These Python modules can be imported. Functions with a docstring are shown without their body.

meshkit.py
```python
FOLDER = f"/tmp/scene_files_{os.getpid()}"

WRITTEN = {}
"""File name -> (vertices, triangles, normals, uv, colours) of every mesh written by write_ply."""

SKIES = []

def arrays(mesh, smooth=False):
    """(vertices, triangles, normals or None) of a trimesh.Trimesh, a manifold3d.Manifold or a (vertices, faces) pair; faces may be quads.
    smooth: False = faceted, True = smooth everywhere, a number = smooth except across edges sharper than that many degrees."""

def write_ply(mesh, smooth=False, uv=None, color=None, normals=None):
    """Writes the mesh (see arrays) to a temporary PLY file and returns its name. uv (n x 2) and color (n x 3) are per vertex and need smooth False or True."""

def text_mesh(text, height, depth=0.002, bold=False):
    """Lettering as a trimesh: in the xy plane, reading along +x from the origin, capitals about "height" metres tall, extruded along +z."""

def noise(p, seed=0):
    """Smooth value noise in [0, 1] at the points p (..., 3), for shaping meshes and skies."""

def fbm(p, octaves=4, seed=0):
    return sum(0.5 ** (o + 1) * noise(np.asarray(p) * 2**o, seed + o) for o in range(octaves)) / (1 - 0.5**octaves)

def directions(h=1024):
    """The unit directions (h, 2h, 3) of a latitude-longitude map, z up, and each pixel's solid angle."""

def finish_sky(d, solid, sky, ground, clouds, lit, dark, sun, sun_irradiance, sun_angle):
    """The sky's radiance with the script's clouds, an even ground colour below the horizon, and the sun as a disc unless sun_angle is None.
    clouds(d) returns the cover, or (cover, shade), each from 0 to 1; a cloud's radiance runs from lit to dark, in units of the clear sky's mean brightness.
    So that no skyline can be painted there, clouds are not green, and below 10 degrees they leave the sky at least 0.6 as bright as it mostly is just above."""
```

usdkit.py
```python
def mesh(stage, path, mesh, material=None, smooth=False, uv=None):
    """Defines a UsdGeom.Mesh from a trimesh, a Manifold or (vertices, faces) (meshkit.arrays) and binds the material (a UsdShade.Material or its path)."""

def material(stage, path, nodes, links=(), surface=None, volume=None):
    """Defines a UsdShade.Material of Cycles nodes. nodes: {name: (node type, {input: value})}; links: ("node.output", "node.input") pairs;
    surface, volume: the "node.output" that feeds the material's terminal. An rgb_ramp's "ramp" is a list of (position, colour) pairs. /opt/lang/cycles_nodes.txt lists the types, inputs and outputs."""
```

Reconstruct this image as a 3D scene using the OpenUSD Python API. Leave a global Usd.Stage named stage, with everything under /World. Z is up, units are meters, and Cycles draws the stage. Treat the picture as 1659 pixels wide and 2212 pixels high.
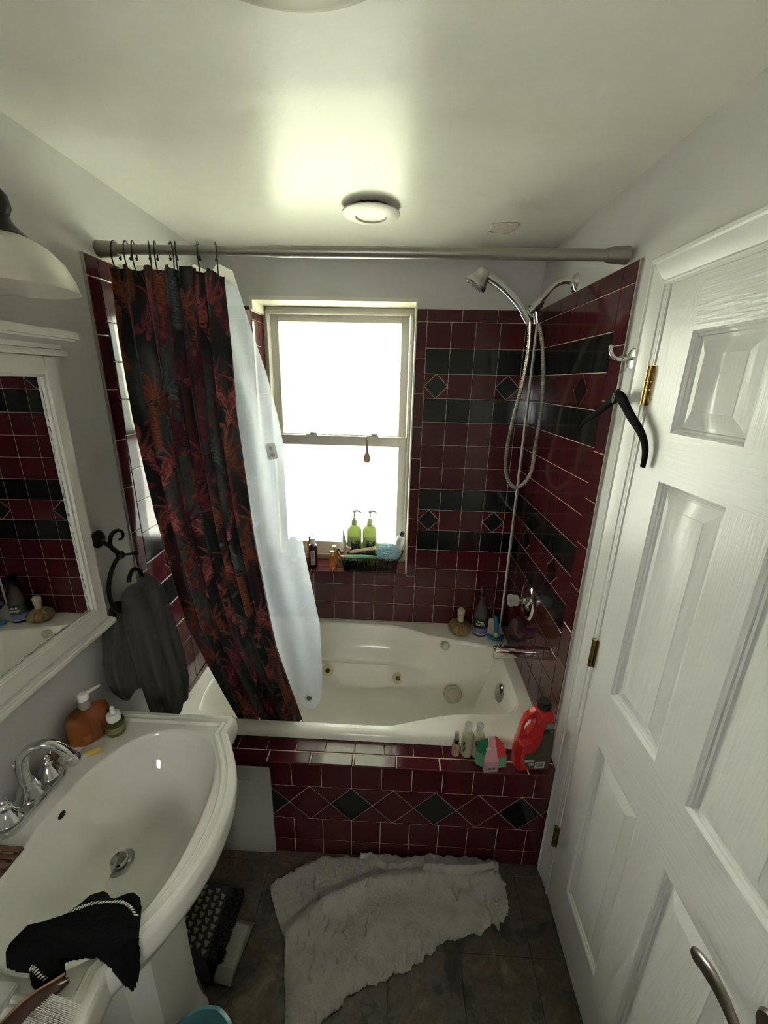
import math, random
import numpy as np, trimesh, usdkit, manifold3d as m3
from shapely.geometry import Polygon, Point, box as sbox
import shapely
from scipy.spatial import cKDTree
from pxr import Usd, UsdGeom, UsdShade, UsdLux, Gf, Sdf, Vt
from meshkit import text_mesh, noise, fbm

stage = Usd.Stage.CreateInMemory()
UsdGeom.SetStageUpAxis(stage, UsdGeom.Tokens.z)
UsdGeom.SetStageMetersPerUnit(stage, 1.0)
UsdGeom.Xform.Define(stage, '/World')
UsdGeom.Scope.Define(stage, '/World/Looks')
stage.SetDefaultPrim(stage.GetPrimAtPath('/World'))

# ---------------------------------------------------------------- camera, sky, sun, exposure
RIGHT = (0.998773, 0.044471, 0.021779)
DOWN = (0.034122, -0.299366, -0.953528)
FWD = (-0.035884, 0.953101, -0.300517)
EYE = (-0.585019, -2.028392, 1.775361)
cam = UsdGeom.Camera.Define(stage, '/World/camera')
cam.CreateHorizontalApertureAttr(36.0)
cam.CreateVerticalApertureAttr(48.0)
cam.CreateFocalLengthAttr(36.0 * 893.343 / 1659)
cam.CreateClippingRangeAttr(Gf.Vec2f(0.01, 200))
cam.CreateExposureAttr(3.7)
r, u, b = np.array(RIGHT), -np.array(DOWN), -np.array(FWD)
cam.AddTransformOp().Set(Gf.Matrix4d(*r, 0, *u, 0, *b, 0, *EYE, 1))

sky = UsdLux.DomeLight.Define(stage, '/World/sky')
sky.CreateIntensityAttr(1.0)
sky.CreateColorAttr(Gf.Vec3f(1.0, 0.985, 0.94))
sun = UsdLux.DistantLight.Define(stage, '/World/sun')
sun.CreateIntensityAttr(5.0)
sun.CreateAngleAttr(0.6)
sun.CreateColorAttr(Gf.Vec3f(1.0, 0.95, 0.84))
sun.AddRotateXYZOp().Set(Gf.Vec3f(32, 0, -20))      # high sun on the far side of the house: it lights the lawn outside, not the room

# ---------------------------------------------------------------- materials
MATS = {}
def M(name, base, rough=0.5, var=None, bump=None, metallic=0, coord='geo', **kw):
    if name in MATS: return MATS[name]
    p = {'base_color': base, 'roughness': rough, 'metallic': metallic}; p.update(kw)
    nodes = {'p': ('principled_bsdf', p), 'g': ('geometry', {}), 'tc': ('texture_coordinate', {})}
    links = []; src = 'g.position' if coord == 'geo' else 'tc.object'
    if var:
        c2, scale, lo, hi = var[:4]
        nodes['n'] = ('noise_texture', {'scale': scale, 'detail': var[4] if len(var) > 4 else 4, 'roughness': .6})
        nodes['r'] = ('rgb_ramp', {'ramp': [(lo, base), (hi, c2)]})
        links += [(src, 'n.vector'), ('n.fac', 'r.fac'), ('r.color', 'p.base_color')]
    if bump:
        scale, strength, dist = bump[:3]
        nodes['bn'] = ('noise_texture', {'scale': scale, 'detail': bump[3] if len(bump) > 3 else 3})
        nodes['b'] = ('bump', {'strength': strength, 'distance': dist})
        links += [(src, 'bn.vector'), ('bn.fac', 'b.height'), ('b.normal', 'p.normal')]
    MATS[name] = usdkit.material(stage, '/World/Looks/' + name, nodes, links, surface='p.BSDF')
    return MATS[name]
def MX(name, nodes, links, surface):
    MATS[name] = usdkit.material(stage, '/World/Looks/' + name, nodes, links, surface=surface); return MATS[name]

paint = M('wall_paint', (.60, .59, .575), .42, bump=(260, .12, .0012))
ceilpaint = M('ceiling_paint', (.80, .79, .71), .28, specular_ior_level=.22, bump=(55, .10, .004, 5), var=((.75, .74, .67), 5, .45, .75))
trimw = M('trim_white', (.77, .765, .74), .28, bump=(120, .06, .001))
cream = M('reveal_cream', (.78, .75, .64), .35, bump=(40, .3, .002))
tile_red = M('tile_burgundy', (.066, .0100, .0145), .10, var=((.056, .0085, .0125), 3, .4, .7), bump=(26, .06, .002))
tile_red2 = M('tile_burgundy_dark', (.057, .0088, .0130), .11, var=((.075, .0115, .017), 3, .4, .7), bump=(26, .06, .002))
tile_blk = M('tile_black', (.010, .011, .012), .10, bump=(26, .06, .002))
grout = M('grout', (.62, .50, .40), .8, var=((.50, .38, .30), 30, .3, .7))
caulk = M('caulk', (.72, .69, .62), .4)
acrylic = M('tub_acrylic', (.84, .82, .74), .14, bump=(14, .05, .002))
porcelain = M('porcelain', (.72, .71, .65), .07, coat_weight=.3)
chrome = M('chrome', (.72, .72, .73), .07, metallic=1)
chrome_dull = M('chrome_dull', (.55, .54, .53), .22, metallic=1)
nickel = M('rod_nickel', (.30, .285, .25), .38, metallic=.7, bump=(300, .05, .0005))
brass = M('brass', (.50, .36, .13), .28, metallic=1, var=((.30, .20, .08), 60, .45, .65))
bronze = M('oil_bronze', (.018, .014, .012), .35, metallic=.6)
black = M('black_plastic', (.012, .012, .013), .35)
wirem = M('hanger_wire', (.62, .62, .60), .2, metallic=1)
velvet = M('black_velvet', (.006, .0055, .0055), .95, specular_ior_level=.15, bump=(700, .4, .001))
whitep = M('white_plastic', (.80, .80, .77), .3)
satin = M('lever_nickel', (.34, .31, .26), .30, metallic=1)
frame_alu = M('window_frame', (.58, .55, .50), .4, bump=(90, .1, .001))

# ---------------------------------------------------------------- scene building helpers
COUNT = {}
def uniq(parent, name):
    k = parent + '/' + name; n = COUNT.get(k, 0); COUNT[k] = n + 1
    return k if n == 0 else f'{k}_{n:03d}'
def setcd(prim, label=None, cat=None, group=None, kind=None):
    for k, v in (('label', label), ('category', cat), ('group', group), ('kind', kind)):
        if v: prim.SetCustomDataByKey(k, v)
class Thing:
    def __init__(s, name, label=None, cat=None, loc=(0, 0, 0), group=None, kind=None):
        s.path = uniq('/World', name); s.loc = np.array(loc, float)
        x = UsdGeom.Xform.Define(stage, s.path); x.AddTranslateOp().Set(Gf.Vec3d(*map(float, loc)))
        s.prim = x.GetPrim(); setcd(s.prim, label, cat, group, kind)
    def part(s, name, mesh, mat, smooth=40, label=None, parent=None, kind=None):
        v, f, n = arr(mesh, smooth)
        path = uniq(parent or s.path, name)
        put(path, v - s.loc, f, n, mat)
        setcd(stage.GetPrimAtPath(path), label, None, None, kind)
        return path
def arr(mesh, smooth):
    import meshkit
    return meshkit.arrays(mesh, smooth)
def put(path, v, f, n, mat):
    m = UsdGeom.Mesh.Define(stage, path)
    m.CreatePointsAttr(Vt.Vec3fArray.FromNumpy(np.ascontiguousarray(v, np.float32)))
    m.CreateFaceVertexCountsAttr(Vt.IntArray.FromNumpy(np.full(len(f), 3, np.int32)))
    m.CreateFaceVertexIndicesAttr(Vt.IntArray.FromNumpy(np.ascontiguousarray(f, np.int32).ravel()))
    m.CreateSubdivisionSchemeAttr('none')
    if n is not None:
        m.CreateNormalsAttr(Vt.Vec3fArray.FromNumpy(np.ascontiguousarray(n, np.float32))); m.SetNormalsInterpolation('vertex')
    if mat is not None: UsdShade.MaterialBindingAPI.Apply(m.GetPrim()).Bind(mat)
    return m
def single(name, mesh, mat, label, cat, smooth=40, group=None, kind=None):
    v, f, n = arr(mesh, smooth); path = uniq('/World', name)
    base = np.array([v[:, 0].mean(), v[:, 1].mean(), v[:, 2].min()])
    m = put(path, v - base, f, n, mat); m.AddTranslateOp().Set(Gf.Vec3d(*map(float, base)))
    setcd(m.GetPrim(), label, cat, group, kind); return path
def dup(src, loc, label, rotz=0, scale=None, group=None):
    was = src.prim.GetCustomData(); name = src.path.split('/')[-1]
    path = uniq('/World', name); x = UsdGeom.Xform.Define(stage, path)
    x.GetPrim().GetReferences().AddInternalReference(src.path); x.GetPrim().SetInstanceable(True)
    x.ClearXformOpOrder(); x.AddTranslateOp(opSuffix='copy').Set(Gf.Vec3d(*map(float, loc)))
    if rotz: x.AddRotateZOp(opSuffix='copy').Set(float(rotz))
    setcd(x.GetPrim(), label, was['category'], group or was.get('group')); return x

# ---------------------------------------------------------------- mesh helpers
cat = trimesh.util.concatenate
def TM(v, f): return trimesh.Trimesh(np.asarray(v, float), np.asarray(f, int), process=False)
def man2tm(m):
    q = m.to_mesh(); return TM(q.vert_properties[:, :3], q.tri_verts)
def tm2man(t):
    return m3.Manifold(m3.Mesh(np.ascontiguousarray(t.vertices, np.float32), np.ascontiguousarray(t.faces, np.uint32)))
def bx(x0, x1, y0, y1, z0, z1, c=0.0):
    x0, x1 = min(x0, x1), max(x0, x1); y0, y1 = min(y0, y1), max(y0, y1); z0, z1 = min(z0, z1), max(z0, z1)
    if c <= 0:
        t = trimesh.creation.box([x1 - x0, y1 - y0, z1 - z0]); t.apply_translation([(x0 + x1) / 2, (y0 + y1) / 2, (z0 + z1) / 2]); return t
    pts = []
    for a in (0, 1):
        for bb in (0, 1):
            for d in (0, 1):
                X, Y, Z = (x0, x1)[a], (y0, y1)[bb], (z0, z1)[d]; sx, sy, sz = (c, -c)[a], (c, -c)[bb], (c, -c)[d]
                pts += [(X + sx, Y + sy, Z), (X + sx, Y, Z + sz), (X, Y + sy, Z + sz)]
    return man2tm(m3.Manifold.hull_points(np.array(pts, np.float32)))
def loft(rings, cap0=True, cap1=True, closed=True):
    R = np.asarray(rings, float); k, n = R.shape[:2]; v = R.reshape(-1, 3); f = []
    m = n if closed else n - 1
    i = np.arange(k - 1)[:, None]; j = np.arange(m)[None]
    a, b_ = i * n + j, i * n + (j + 1) % n; c_, d = a + n, b_ + n
    f = np.concatenate([np.stack([a, b_, d], -1).reshape(-1, 3), np.stack([a, d, c_], -1).reshape(-1, 3)])
    extra = []
    if cap0: v = np.vstack([v, R[0].mean(0)]); o = len(v) - 1; extra += [(o, (q + 1) % n, q) for q in range(n)]
    if cap1: v = np.vstack([v, R[-1].mean(0)]); o = len(v) - 1; s = (k - 1) * n; extra += [(o, s + q, s + (q + 1) % n) for q in range(n)]
    if extra: f = np.vstack([f, extra])
    return TM(v, f)
def lathe(prof, n=32, at=(0, 0, 0), axis=None, sx=1, sy=1):
    a = np.linspace(0, 2 * np.pi, n, endpoint=False); P = np.array(prof, float)
    rings = [np.stack([max(r_, 1e-5) * np.cos(a) * sx, max(r_, 1e-5) * np.sin(a) * sy, np.full(n, z)], 1) for r_, z in P]
    t = loft(rings)
    if axis is not None: t.apply_transform(align(axis))
    t.apply_translation(at); return t
def align(d, up=(0, 0, 1)):
    d = np.array(d, float); d /= np.linalg.norm(d)
    T = trimesh.geometry.align_vectors([0, 0, 1], d); return T
def spline(pts, n=60):
    from scipy.interpolate import CubicSpline
    P = np.array(pts, float); t = np.r_[0, np.cumsum(np.linalg.norm(np.diff(P, axis=0), axis=1))]
    return CubicSpline(t, P)(np.linspace(0, t[-1], n))
def tube(path, r, n=12, caps=True, flat=None):
    P = np.asarray(path, float); k = len(P); r = np.broadcast_to(r, (k,))
    t = np.gradient(P, axis=0); t /= np.linalg.norm(t, axis=1)[:, None] + 1e-12
    a = np.array([0, 0, 1.]) if abs(t[0, 2]) < .9 else np.array([1., 0, 0]); rings = []
    a = a - t[0] * a.dot(t[0]); a /= np.linalg.norm(a)
    th = np.linspace(0, 2 * np.pi, n, endpoint=False)
    for i in range(k):
        a = a - t[i] * a.dot(t[i]); a /= np.linalg.norm(a) + 1e-12; b_ = np.cross(t[i], a)
        fl = flat if flat else (1, 1)
        rings.append(P[i] + r[i] * (np.cos(th)[:, None] * a * fl[0] + np.sin(th)[:, None] * b_ * fl[1]))
    return loft(rings, caps, caps)
def ball(c, r, n=2, s=(1, 1, 1)):
    t = trimesh.creation.icosphere(n, r); t.apply_scale(s); t.apply_translation(c); return t
def prism(poly, d0, d1):   # shapely polygon extruded along z
    t = trimesh.creation.extrude_polygon(poly, d1 - d0, engine='earcut'); t.apply_translation([0, 0, d0]); return t
def rrect(w, h, r, n=6):
    return sbox(-w / 2 + r, -h / 2 + r, w / 2 - r, h / 2 - r).buffer(r, quad_segs=n)
def ring_of(poly, n):
    L = poly.exterior; return np.array([L.interpolate(q, normalized=True).coords[0] for q in np.linspace(0, 1, n, endpoint=False)])
class Fr:     # a wall's own frame: a along the wall, b up, d out of it
    def __init__(s, o, ua, ud, ub=(0, 0, 1)):
        s.o = np.array(o, float); s.a = np.array(ua, float); s.a /= np.linalg.norm(s.a); s.d = np.array(ud, float); s.d /= np.linalg.norm(s.d); s.b = np.array(ub, float)
    def __call__(s, P):
        P = np.asarray(P, float); return s.o + P[..., :1] * s.a + P[..., 1:2] * s.b + P[..., 2:3] * s.d
    def m(s, t):
        v = s(np.asarray(t.vertices)); f = np.asarray(t.faces)
        if np.linalg.det(np.array([s.a, s.b, s.d])) < 0: f = f[:, ::-1]
        return TM(v, f)
def tile(poly, gap=.0013, bev=.0014, d0=-.006, d1=0.0):
    p = poly.buffer(-gap, join_style=2)
    if p.is_empty or p.area < 1e-5: return None
    q = p.buffer(-bev, join_style=2)
    A = np.array(shapely.geometry.polygon.orient(p).exterior.coords)[:-1]; B = np.array(shapely.geometry.polygon.orient(q).exterior.coords)[:-1]
    if len(A) != len(B): return prism(p, d0, d1)
    z = lambda P, h: np.c_[P, np.full(len(P), h)]
    return loft([z(A, d0), z(A, d1 - bev * .7), z(B, d1)], cap0=False)
def hull(pts): return man2tm(m3.Manifold.hull_points(np.array(pts, np.float32)))
def heightsheet(poly, res, top, bottom, seed=0):
    """A soft sheet lying in plan inside POLY: top(x, y) and bottom(x, y) give its two faces."""
    x0, y0, x1, y1 = poly.bounds; X = np.arange(x0 - res, x1 + 2 * res, res); Y = np.arange(y0 - res, y1 + 2 * res, res)
    gx, gy = np.meshgrid((X[:-1] + X[1:]) / 2, (Y[:-1] + Y[1:]) / 2, indexing='ij')
    on = shapely.contains_xy(poly, gx, gy)
    n1 = len(Y); vx, vy = np.meshgrid(X, Y, indexing='ij'); vx, vy = vx.ravel(), vy.ravel(); N = len(vx)
    i, j = np.nonzero(on); a = i * n1 + j; b_ = a + n1; c_ = b_ + 1; d = a + 1
    ft = np.vstack([np.c_[a, b_, c_], np.c_[a, c_, d]]); fb = ft[:, ::-1] + N
    e = np.vstack([np.c_[a, b_], np.c_[b_, c_], np.c_[c_, d], np.c_[d, a]])
    key = e[:, 0] * N * 2 + e[:, 1]; rev = e[:, 1] * N * 2 + e[:, 0]; e = e[~np.isin(key, rev)]
    fs = np.vstack([np.c_[e[:, 0] + N, e[:, 1] + N, e[:, 1]], np.c_[e[:, 0] + N, e[:, 1], e[:, 0]]])
    v = np.vstack([np.c_[vx, vy, top(vx, vy)], np.c_[vx, vy, bottom(vx, vy)]])
    t = TM(v, np.vstack([ft, fb, fs])); t.remove_unreferenced_vertices(); return t
def textm(s, h, fr, a, b_, d=.0006, bold=False):
    """lettering on a face: fr maps (along, up, out)"""
    t = text_mesh(s, h, .0008, bold); w = t.bounds[1][0] - t.bounds[0][0]
    t.apply_translation([a - w / 2 - t.bounds[0][0], b_, d]); return fr.m(t)

# ================================================================ THE SETTING
T = 0.110; ZA = 2.035; CEIL = 2.303
XL = lambda y: -1.477 - 0.03 * y
FB = Fr((0, 0, 0), (1, 0, 0), (0, -1, 0))
FR = Fr((0, 0, 0), (.0105, -1, 0), (-1, -.0105, 0))          # a = distance forward from the back corner
FL = Fr((-1.477, 0, 0), (.03, -1, 0), (1, .03, 0))
FA = Fr((0, -.885, 0), (1, .0063, 0), (.0063, -1, 0))
WX0, WX1, WZ0, WZ1 = -1.288, -.535, .79, 2.126              # window opening

wb = Thing('wall_back', kind='structure')
P_ = lambda a0, a1, b0, b1, d0, d1: bx(a0, a1, -d1, -d0, b0, b1)
wb.part('plaster', cat([P_(-1.75, WX0, -.02, 2.45, -.25, -.007), P_(WX1, .25, -.02, 2.45, -.25, -.007), P_(WX0, WX1, WZ1, 2.45, -.25, -.007), P_(WX0, WX1, -.02, WZ0 - .02, -.25, -.007)]), paint, False)
wb.part('grout_bed', cat([P_(-1.477, WX0 + .004, .46, 2.088, -.007, -.0022), P_(WX1, .0, .46, 2.088, -.007, -.0022), P_(WX0, WX1, .46, WZ0 - .01, -.007, -.0022)]), grout, False)
random.seed(3)
def red(): return tile_red if random.random() < .6 else tile_red2
def put_tile(th, fr, poly, mat):
    t = tile(poly)
    if t is not None: th.part('tile', fr.m(t), mat, 20)
def diamond_cell(th, fr, a0, b0, w=T, h=T):
    c = (a0 + w / 2, b0 + h / 2); D = [(a0, c[1]), (c[0], b0), (a0 + w, c[1]), (c[0], b0 + h)]
    put_tile(th, fr, Polygon(D), tile_blk)
    for q, (p, s) in zip([(a0, b0), (a0 + w, b0), (a0 + w, b0 + h), (a0, b0 + h)], [(0, 1), (1, 2), (2, 3), (3, 0)]):
        put_tile(th, fr, Polygon([q, D[p], D[s]]), tile_red)
ROWS = 'rbdbrrrbdbrrrr'
def field(th, fr, cols, clip, diam, zmin=.487):
    for k, c in enumerate(ROWS):
        b1 = ZA - k * T; b0 = b1 - T
        for i, (a0, a1) in enumerate(cols):
            cell = sbox(a0, b0, a1, b1).intersection(clip)
            if cell.is_empty or cell.area < 2e-4 or cell.geom_type != 'Polygon': continue
            full = cell.area > .97 * (a1 - a0) * T
            if c == 'd' and full and diam(i): diamond_cell(th, fr, a0, b0)
            else: put_tile(th, fr, cell, tile_blk if c == 'b' else red())
C0 = -.4872
clipB = sbox(-1.477, .487, 0, ZA).difference(sbox(WX0 - .0515, WZ0 - .012, WX1 + .048, 3))
cols = [(C0 + T * j, min(C0 + T * (j + 1), 0)) for j in range(-9, 5)]
field(wb, FB, [(max(a, -1.477), b_) for a, b_ in cols], clipB, lambda i: (i - 9) % 3 == 0 and i >= 9)
for s in (0, 1):    # bullnose borders beside the window
    a0, a1 = ((WX1, C0), (WX0 - .0515, WX0))[s]; z = ZA
    put_tile(wb, FB, sbox(a0, ZA, a1, 2.088), tile_red)
    while z > WZ0 - .012:
        put_tile(wb, FB, sbox(a0, max(z - .155, WZ0 - .012), a1, z), red()); z -= .155
for a0 in np.arange(C0, 0, .156): put_tile(wb, FB, sbox(a0, ZA, min(a0 + .156, 0), 2.088), red())
for a0 in np.arange(-1.477, -1.36, .1375): put_tile(wb, FB, sbox(a0, ZA, min(a0 + .1375, WX0 - .0515), 2.088), red())
# the tiled window reveal
FJ = Fr((WX0, 0, 0), (0, 1, 0), (1, 0, 0))
wb.part('grout_bed', bx(WX0 - .02, WX0 - .0022 + .003, -.001, .175, WZ0, 2.07), grout, False)
FJ = Fr((WX0 + .004, 0, 0), (0, 1, 0), (1, 0, 0)); z = 2.07
for hh in [.035] + [T] * 12:
    for a0, a1 in ((0, .095), (.095, .17)):
        if z > WZ0 + .005: put_tile(wb, FJ, sbox(a0, max(z - hh, WZ0), a1, z), red())
    z -= hh
wb.part('soffit', cat([bx(WX0 - .002, WX1 + .002, -.002, .20, WZ1 - .012, WZ1 + .004), bx(WX0 - .002, WX0 + .012, -.002, .2, 2.075, WZ1 - .012), bx(WX1 - .004, WX1 + .002, -.001, .2, WZ0, WZ1 - .012)]), cream, False, label='cream painted top and side of the window recess')
FS = Fr((0, 0, WZ0), (1, 0, 0), (0, 0, 1), (0, 1, 0))
wb.part('sill_bed', bx(WX0, WX1, .002, .2, WZ0 - .03, WZ0 - .0022), grout, False)
x = WX0
while x < WX1:
    x1 = min(x + .118, WX1)
    put_tile(wb, FS, sbox(x, -.001, x1, .050), red()); wb.part('tile', bx(x + .0012, x1 - .0012, -.0048, -.0005, WZ0 - .0125, WZ0 + .0002, .0015), tile_red, 20); put_tile(wb, FS, sbox(x, .050, x1, .165), red()); x = x1
wb.part('corner_caulk', tube([(-.003, -.003, .49), (-.003, -.003, 2.08)], .0045, 8), caulk)

YD0, YD1, ZD = -.973, -1.715, 2.0                          # door opening in the right wall
wr = Thing('wall_right', kind='structure')
wr.part('plaster', cat([FR.m(trimesh.creation.box(bounds=[(-.25, -.02, -.16), (-YD0, 2.45, -.007)])), FR.m(trimesh.creation.box(bounds=[(-YD1, -.02, -.16), (2.85, 2.45, -.007)])), FR.m(trimesh.creation.box(bounds=[(-YD0, ZD, -.16), (-YD1, 2.45, -.007)]))]), paint, False)
wr.part('grout_bed', FR.m(trimesh.creation.box(bounds=[(0, .44, -.007), (.795, 2.09, -.0022)])), grout, False)
colsR = [(.7246 - T * (j + 1), .7246 - T * j) for j in range(7)]; colsR[6] = (0, colsR[6][1])
field(wr, FR, colsR, sbox(0, .487, .7246, ZA), lambda i: i % 3 == 1)
def border(th, fr, a0, a1):
    z = ZA; put_tile(th, fr, sbox(a0, ZA, a1, 2.09), tile_red)
    while z > .46: put_tile(th, fr, sbox(a0, max(z - .150, .458), a1, z), red()); z -= .150
    a = a0
    while a > 0: put_tile(th, fr, sbox(max(a - .152, 0), ZA, a, 2.09), red()); a -= .152
border(wr, FR, .7246, .797)
wl = Thing('wall_left', kind='structure')
wl.part('plaster', FL.m(trimesh.creation.box(bounds=[(-.25, -.02, -.16), (2.85, 2.45, -.007)])), paint, False)
wl.part('grout_bed', FL.m(trimesh.creation.box(bounds=[(0, .44, -.007), (.798, 2.09, -.0022)])), grout, False)
colsL = [(.747 - T * (j + 1), .747 - T * j) for j in range(7)]; colsL[6] = (0, colsL[6][1])
field(wl, FL, colsL, sbox(0, .487, .747, ZA), lambda i: i % 3 == 1)
border(wl, FL, .747, .80)
for th, fr, t1 in ((wr, FR, .797), (wl, FL, .80)):
    th.part('edge_caulk', cat([fr.m(trimesh.creation.box(bounds=[(t1, .46, -.007), (t1 + .006, 2.09, -.001)]))]), M('edge_grey', (.30, .28, .25), .6), False)
wf = Thing('wall_front', kind='structure')
FILL_W2 = (-1.02, -.70, 1.36, 1.74)                             # added fill window behind the camera, brightens the near side of the room
wf.part('plaster', cat([bx(-1.75, FILL_W2[0], -2.95, -2.80, -.02, 2.45), bx(FILL_W2[1], .25, -2.95, -2.80, -.02, 2.45), bx(FILL_W2[0], FILL_W2[1], -2.95, -2.80, -.02, FILL_W2[2]), bx(FILL_W2[0], FILL_W2[1], -2.95, -2.80, FILL_W2[3], 2.45)]), paint, False)

fl = Thing('floor', kind='structure')
vinyl = MX('floor_vinyl', {'g': ('geometry', {}), 'o': ('object_info', {}), 'ad': ('mix_vector', {'fac': .5}),
    'n': ('noise_texture', {'scale': 7, 'detail': 8, 'roughness': .66, 'distortion': .6}), 'n2': ('noise_texture', {'scale': 38, 'detail': 5, 'roughness': .7}),
    'r': ('rgb_ramp', {'ramp': [(.30, (.016, .014, .013)), (.41, (.050, .046, .043)), (.47, (.105, .098, .090)), (.53, (.105, .078, .052)), (.60, (.16, .128, .095)), (.72, (.25, .225, .195))]}),
    'r2': ('rgb_ramp', {'ramp': [(.3, (.55, .55, .56)), (.7, (1.15, 1.12, 1.08))]}), 'x': ('mix', {'mix_type': 'multiply', 'fac': 1.0}), 'b': ('bump', {'strength': .25, 'distance': .003}), 'p': ('principled_bsdf', {'roughness': .42})},
    [('g.position', 'n.vector'), ('g.position', 'n2.vector'), ('n.fac', 'r.fac'), ('n2.fac', 'r2.fac'), ('r.color', 'x.color1'), ('r2.color', 'x.color2'), ('x.color', 'p.base_color'), ('n2.fac', 'b.height'), ('b.normal', 'p.normal')], 'p.BSDF')
fl.part('underlay', bx(-1.75, .25, -2.95, .25, -.06, -.0035), M('underlay', (.03, .027, .024), .7), False)
FF = Fr((0, 0, 0), (1, 0, 0), (0, 0, 1), (0, 1, 0)); S_ = .232
for i in range(-8, 1):
    for j in range(-13, -3):
        c = sbox(-.105 + i * S_, .0 + j * S_, -.105 + (i + 1) * S_, (j + 1) * S_).intersection(sbox(-1.46, -2.80, .012, -.882))
        if not c.is_empty and c.area > 1e-4: fl.part('floor_tile', FF.m(tile(c, .0008, .0008, -.0035, 0)), vinyl, 20)
single('ceiling', bx(-1.75, .25, -2.95, .25, CEIL, CEIL + .15), ceilpaint, None, None, False, kind='structure')

# window: aluminium double hung, textured panes
def pane_mat(name, tcol, fac, sc, dots):
    n = {'g': ('geometry', {}), 'n': ('noise_texture', {'scale': sc, 'detail': 5, 'roughness': .6}), 'm': ('mapping', {'scale': (1, 1, .25) if not dots else (1, 1, 1)}),
         'r': ('rgb_ramp', {'ramp': [(.3, tuple(.86 * c for c in tcol)), (.7, tcol)]}), 'tl': ('translucent_bsdf', {}), 'tr': ('transparent_bsdf', {'color': (.86, .88, .86)}), 'gl': ('glossy_bsdf', {'color': (.8, .8, .8), 'roughness': .12}),
         'fr': ('fresnel', {'IOR': 1.45}), 'mx': ('mix_closure', {'fac': fac}), 'mg': ('mix_closure', {})}
    l = [('g.position', 'm.vector'), ('m.vector', 'n.vector'), ('n.fac', 'r.fac'), ('r.color', 'tl.color'), ('tr.BSDF', 'mx.closure1'), ('tl.BSDF', 'mx.closure2'), ('fr.fac', 'mg.fac'), ('mx.closure', 'mg.closure1'), ('gl.BSDF', 'mg.closure2')]
    if dots:
        n['v'] = ('voronoi_texture', {'scale': 210, 'randomness': .25}); n['vr'] = ('rgb_ramp', {'ramp': [(.25, (.74, .74, .74)), (.6, (1, 1, 1))]}); n['x'] = ('mix', {'mix_type': 'multiply', 'fac': 1.0})
        l = [q for q in l if q != ('r.color', 'tl.color')] + [('g.position', 'v.vector'), ('v.distance', 'vr.fac'), ('r.color', 'x.color1'), ('vr.color', 'x.color2'), ('x.color', 'tl.color')]
    return MX(name, n, l, 'mg.closure')
pane_up = pane_mat('pane_pebbled', (.92, .95, .86), .60, 9, True)
pane_lo = pane_mat('pane_streaked', (.86, .87, .90), .72, 16, False)
wn = Thing('window_1', kind='structure')
def ringbox(x0, x1, z0, z1, w, y0, y1, wt=None, wb_=None, c=.002):
    wt = w if wt is None else wt; wb_ = w if wb_ is None else wb_
    return cat([bx(x0, x0 + w, y0, y1, z0, z1, c), bx(x1 - w, x1, y0, y1, z0, z1, c), bx(x0 + w - .001, x1 - w + .001, y0, y1, z1 - wt, z1, c), bx(x0 + w - .001, x1 - w + .001, y0, y1, z0, z0 + wb_, c)])
wn.part('window_frame', cat([ringbox(WX0 + .002, WX1 - .002, WZ0 + .0, WZ1 - .012, .022, .172, .245, .030, .048), ringbox(WX0 + .016, WX1 - .012, WZ0 + .01, 2.095, .010, .160, .20, .012, .02)]), frame_alu, 20)
su = wn.part('upper_sash', ringbox(-1.262, -.562, 1.47, 2.088, .040, .206, .232, .036, .03), frame_alu, 20)
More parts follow.
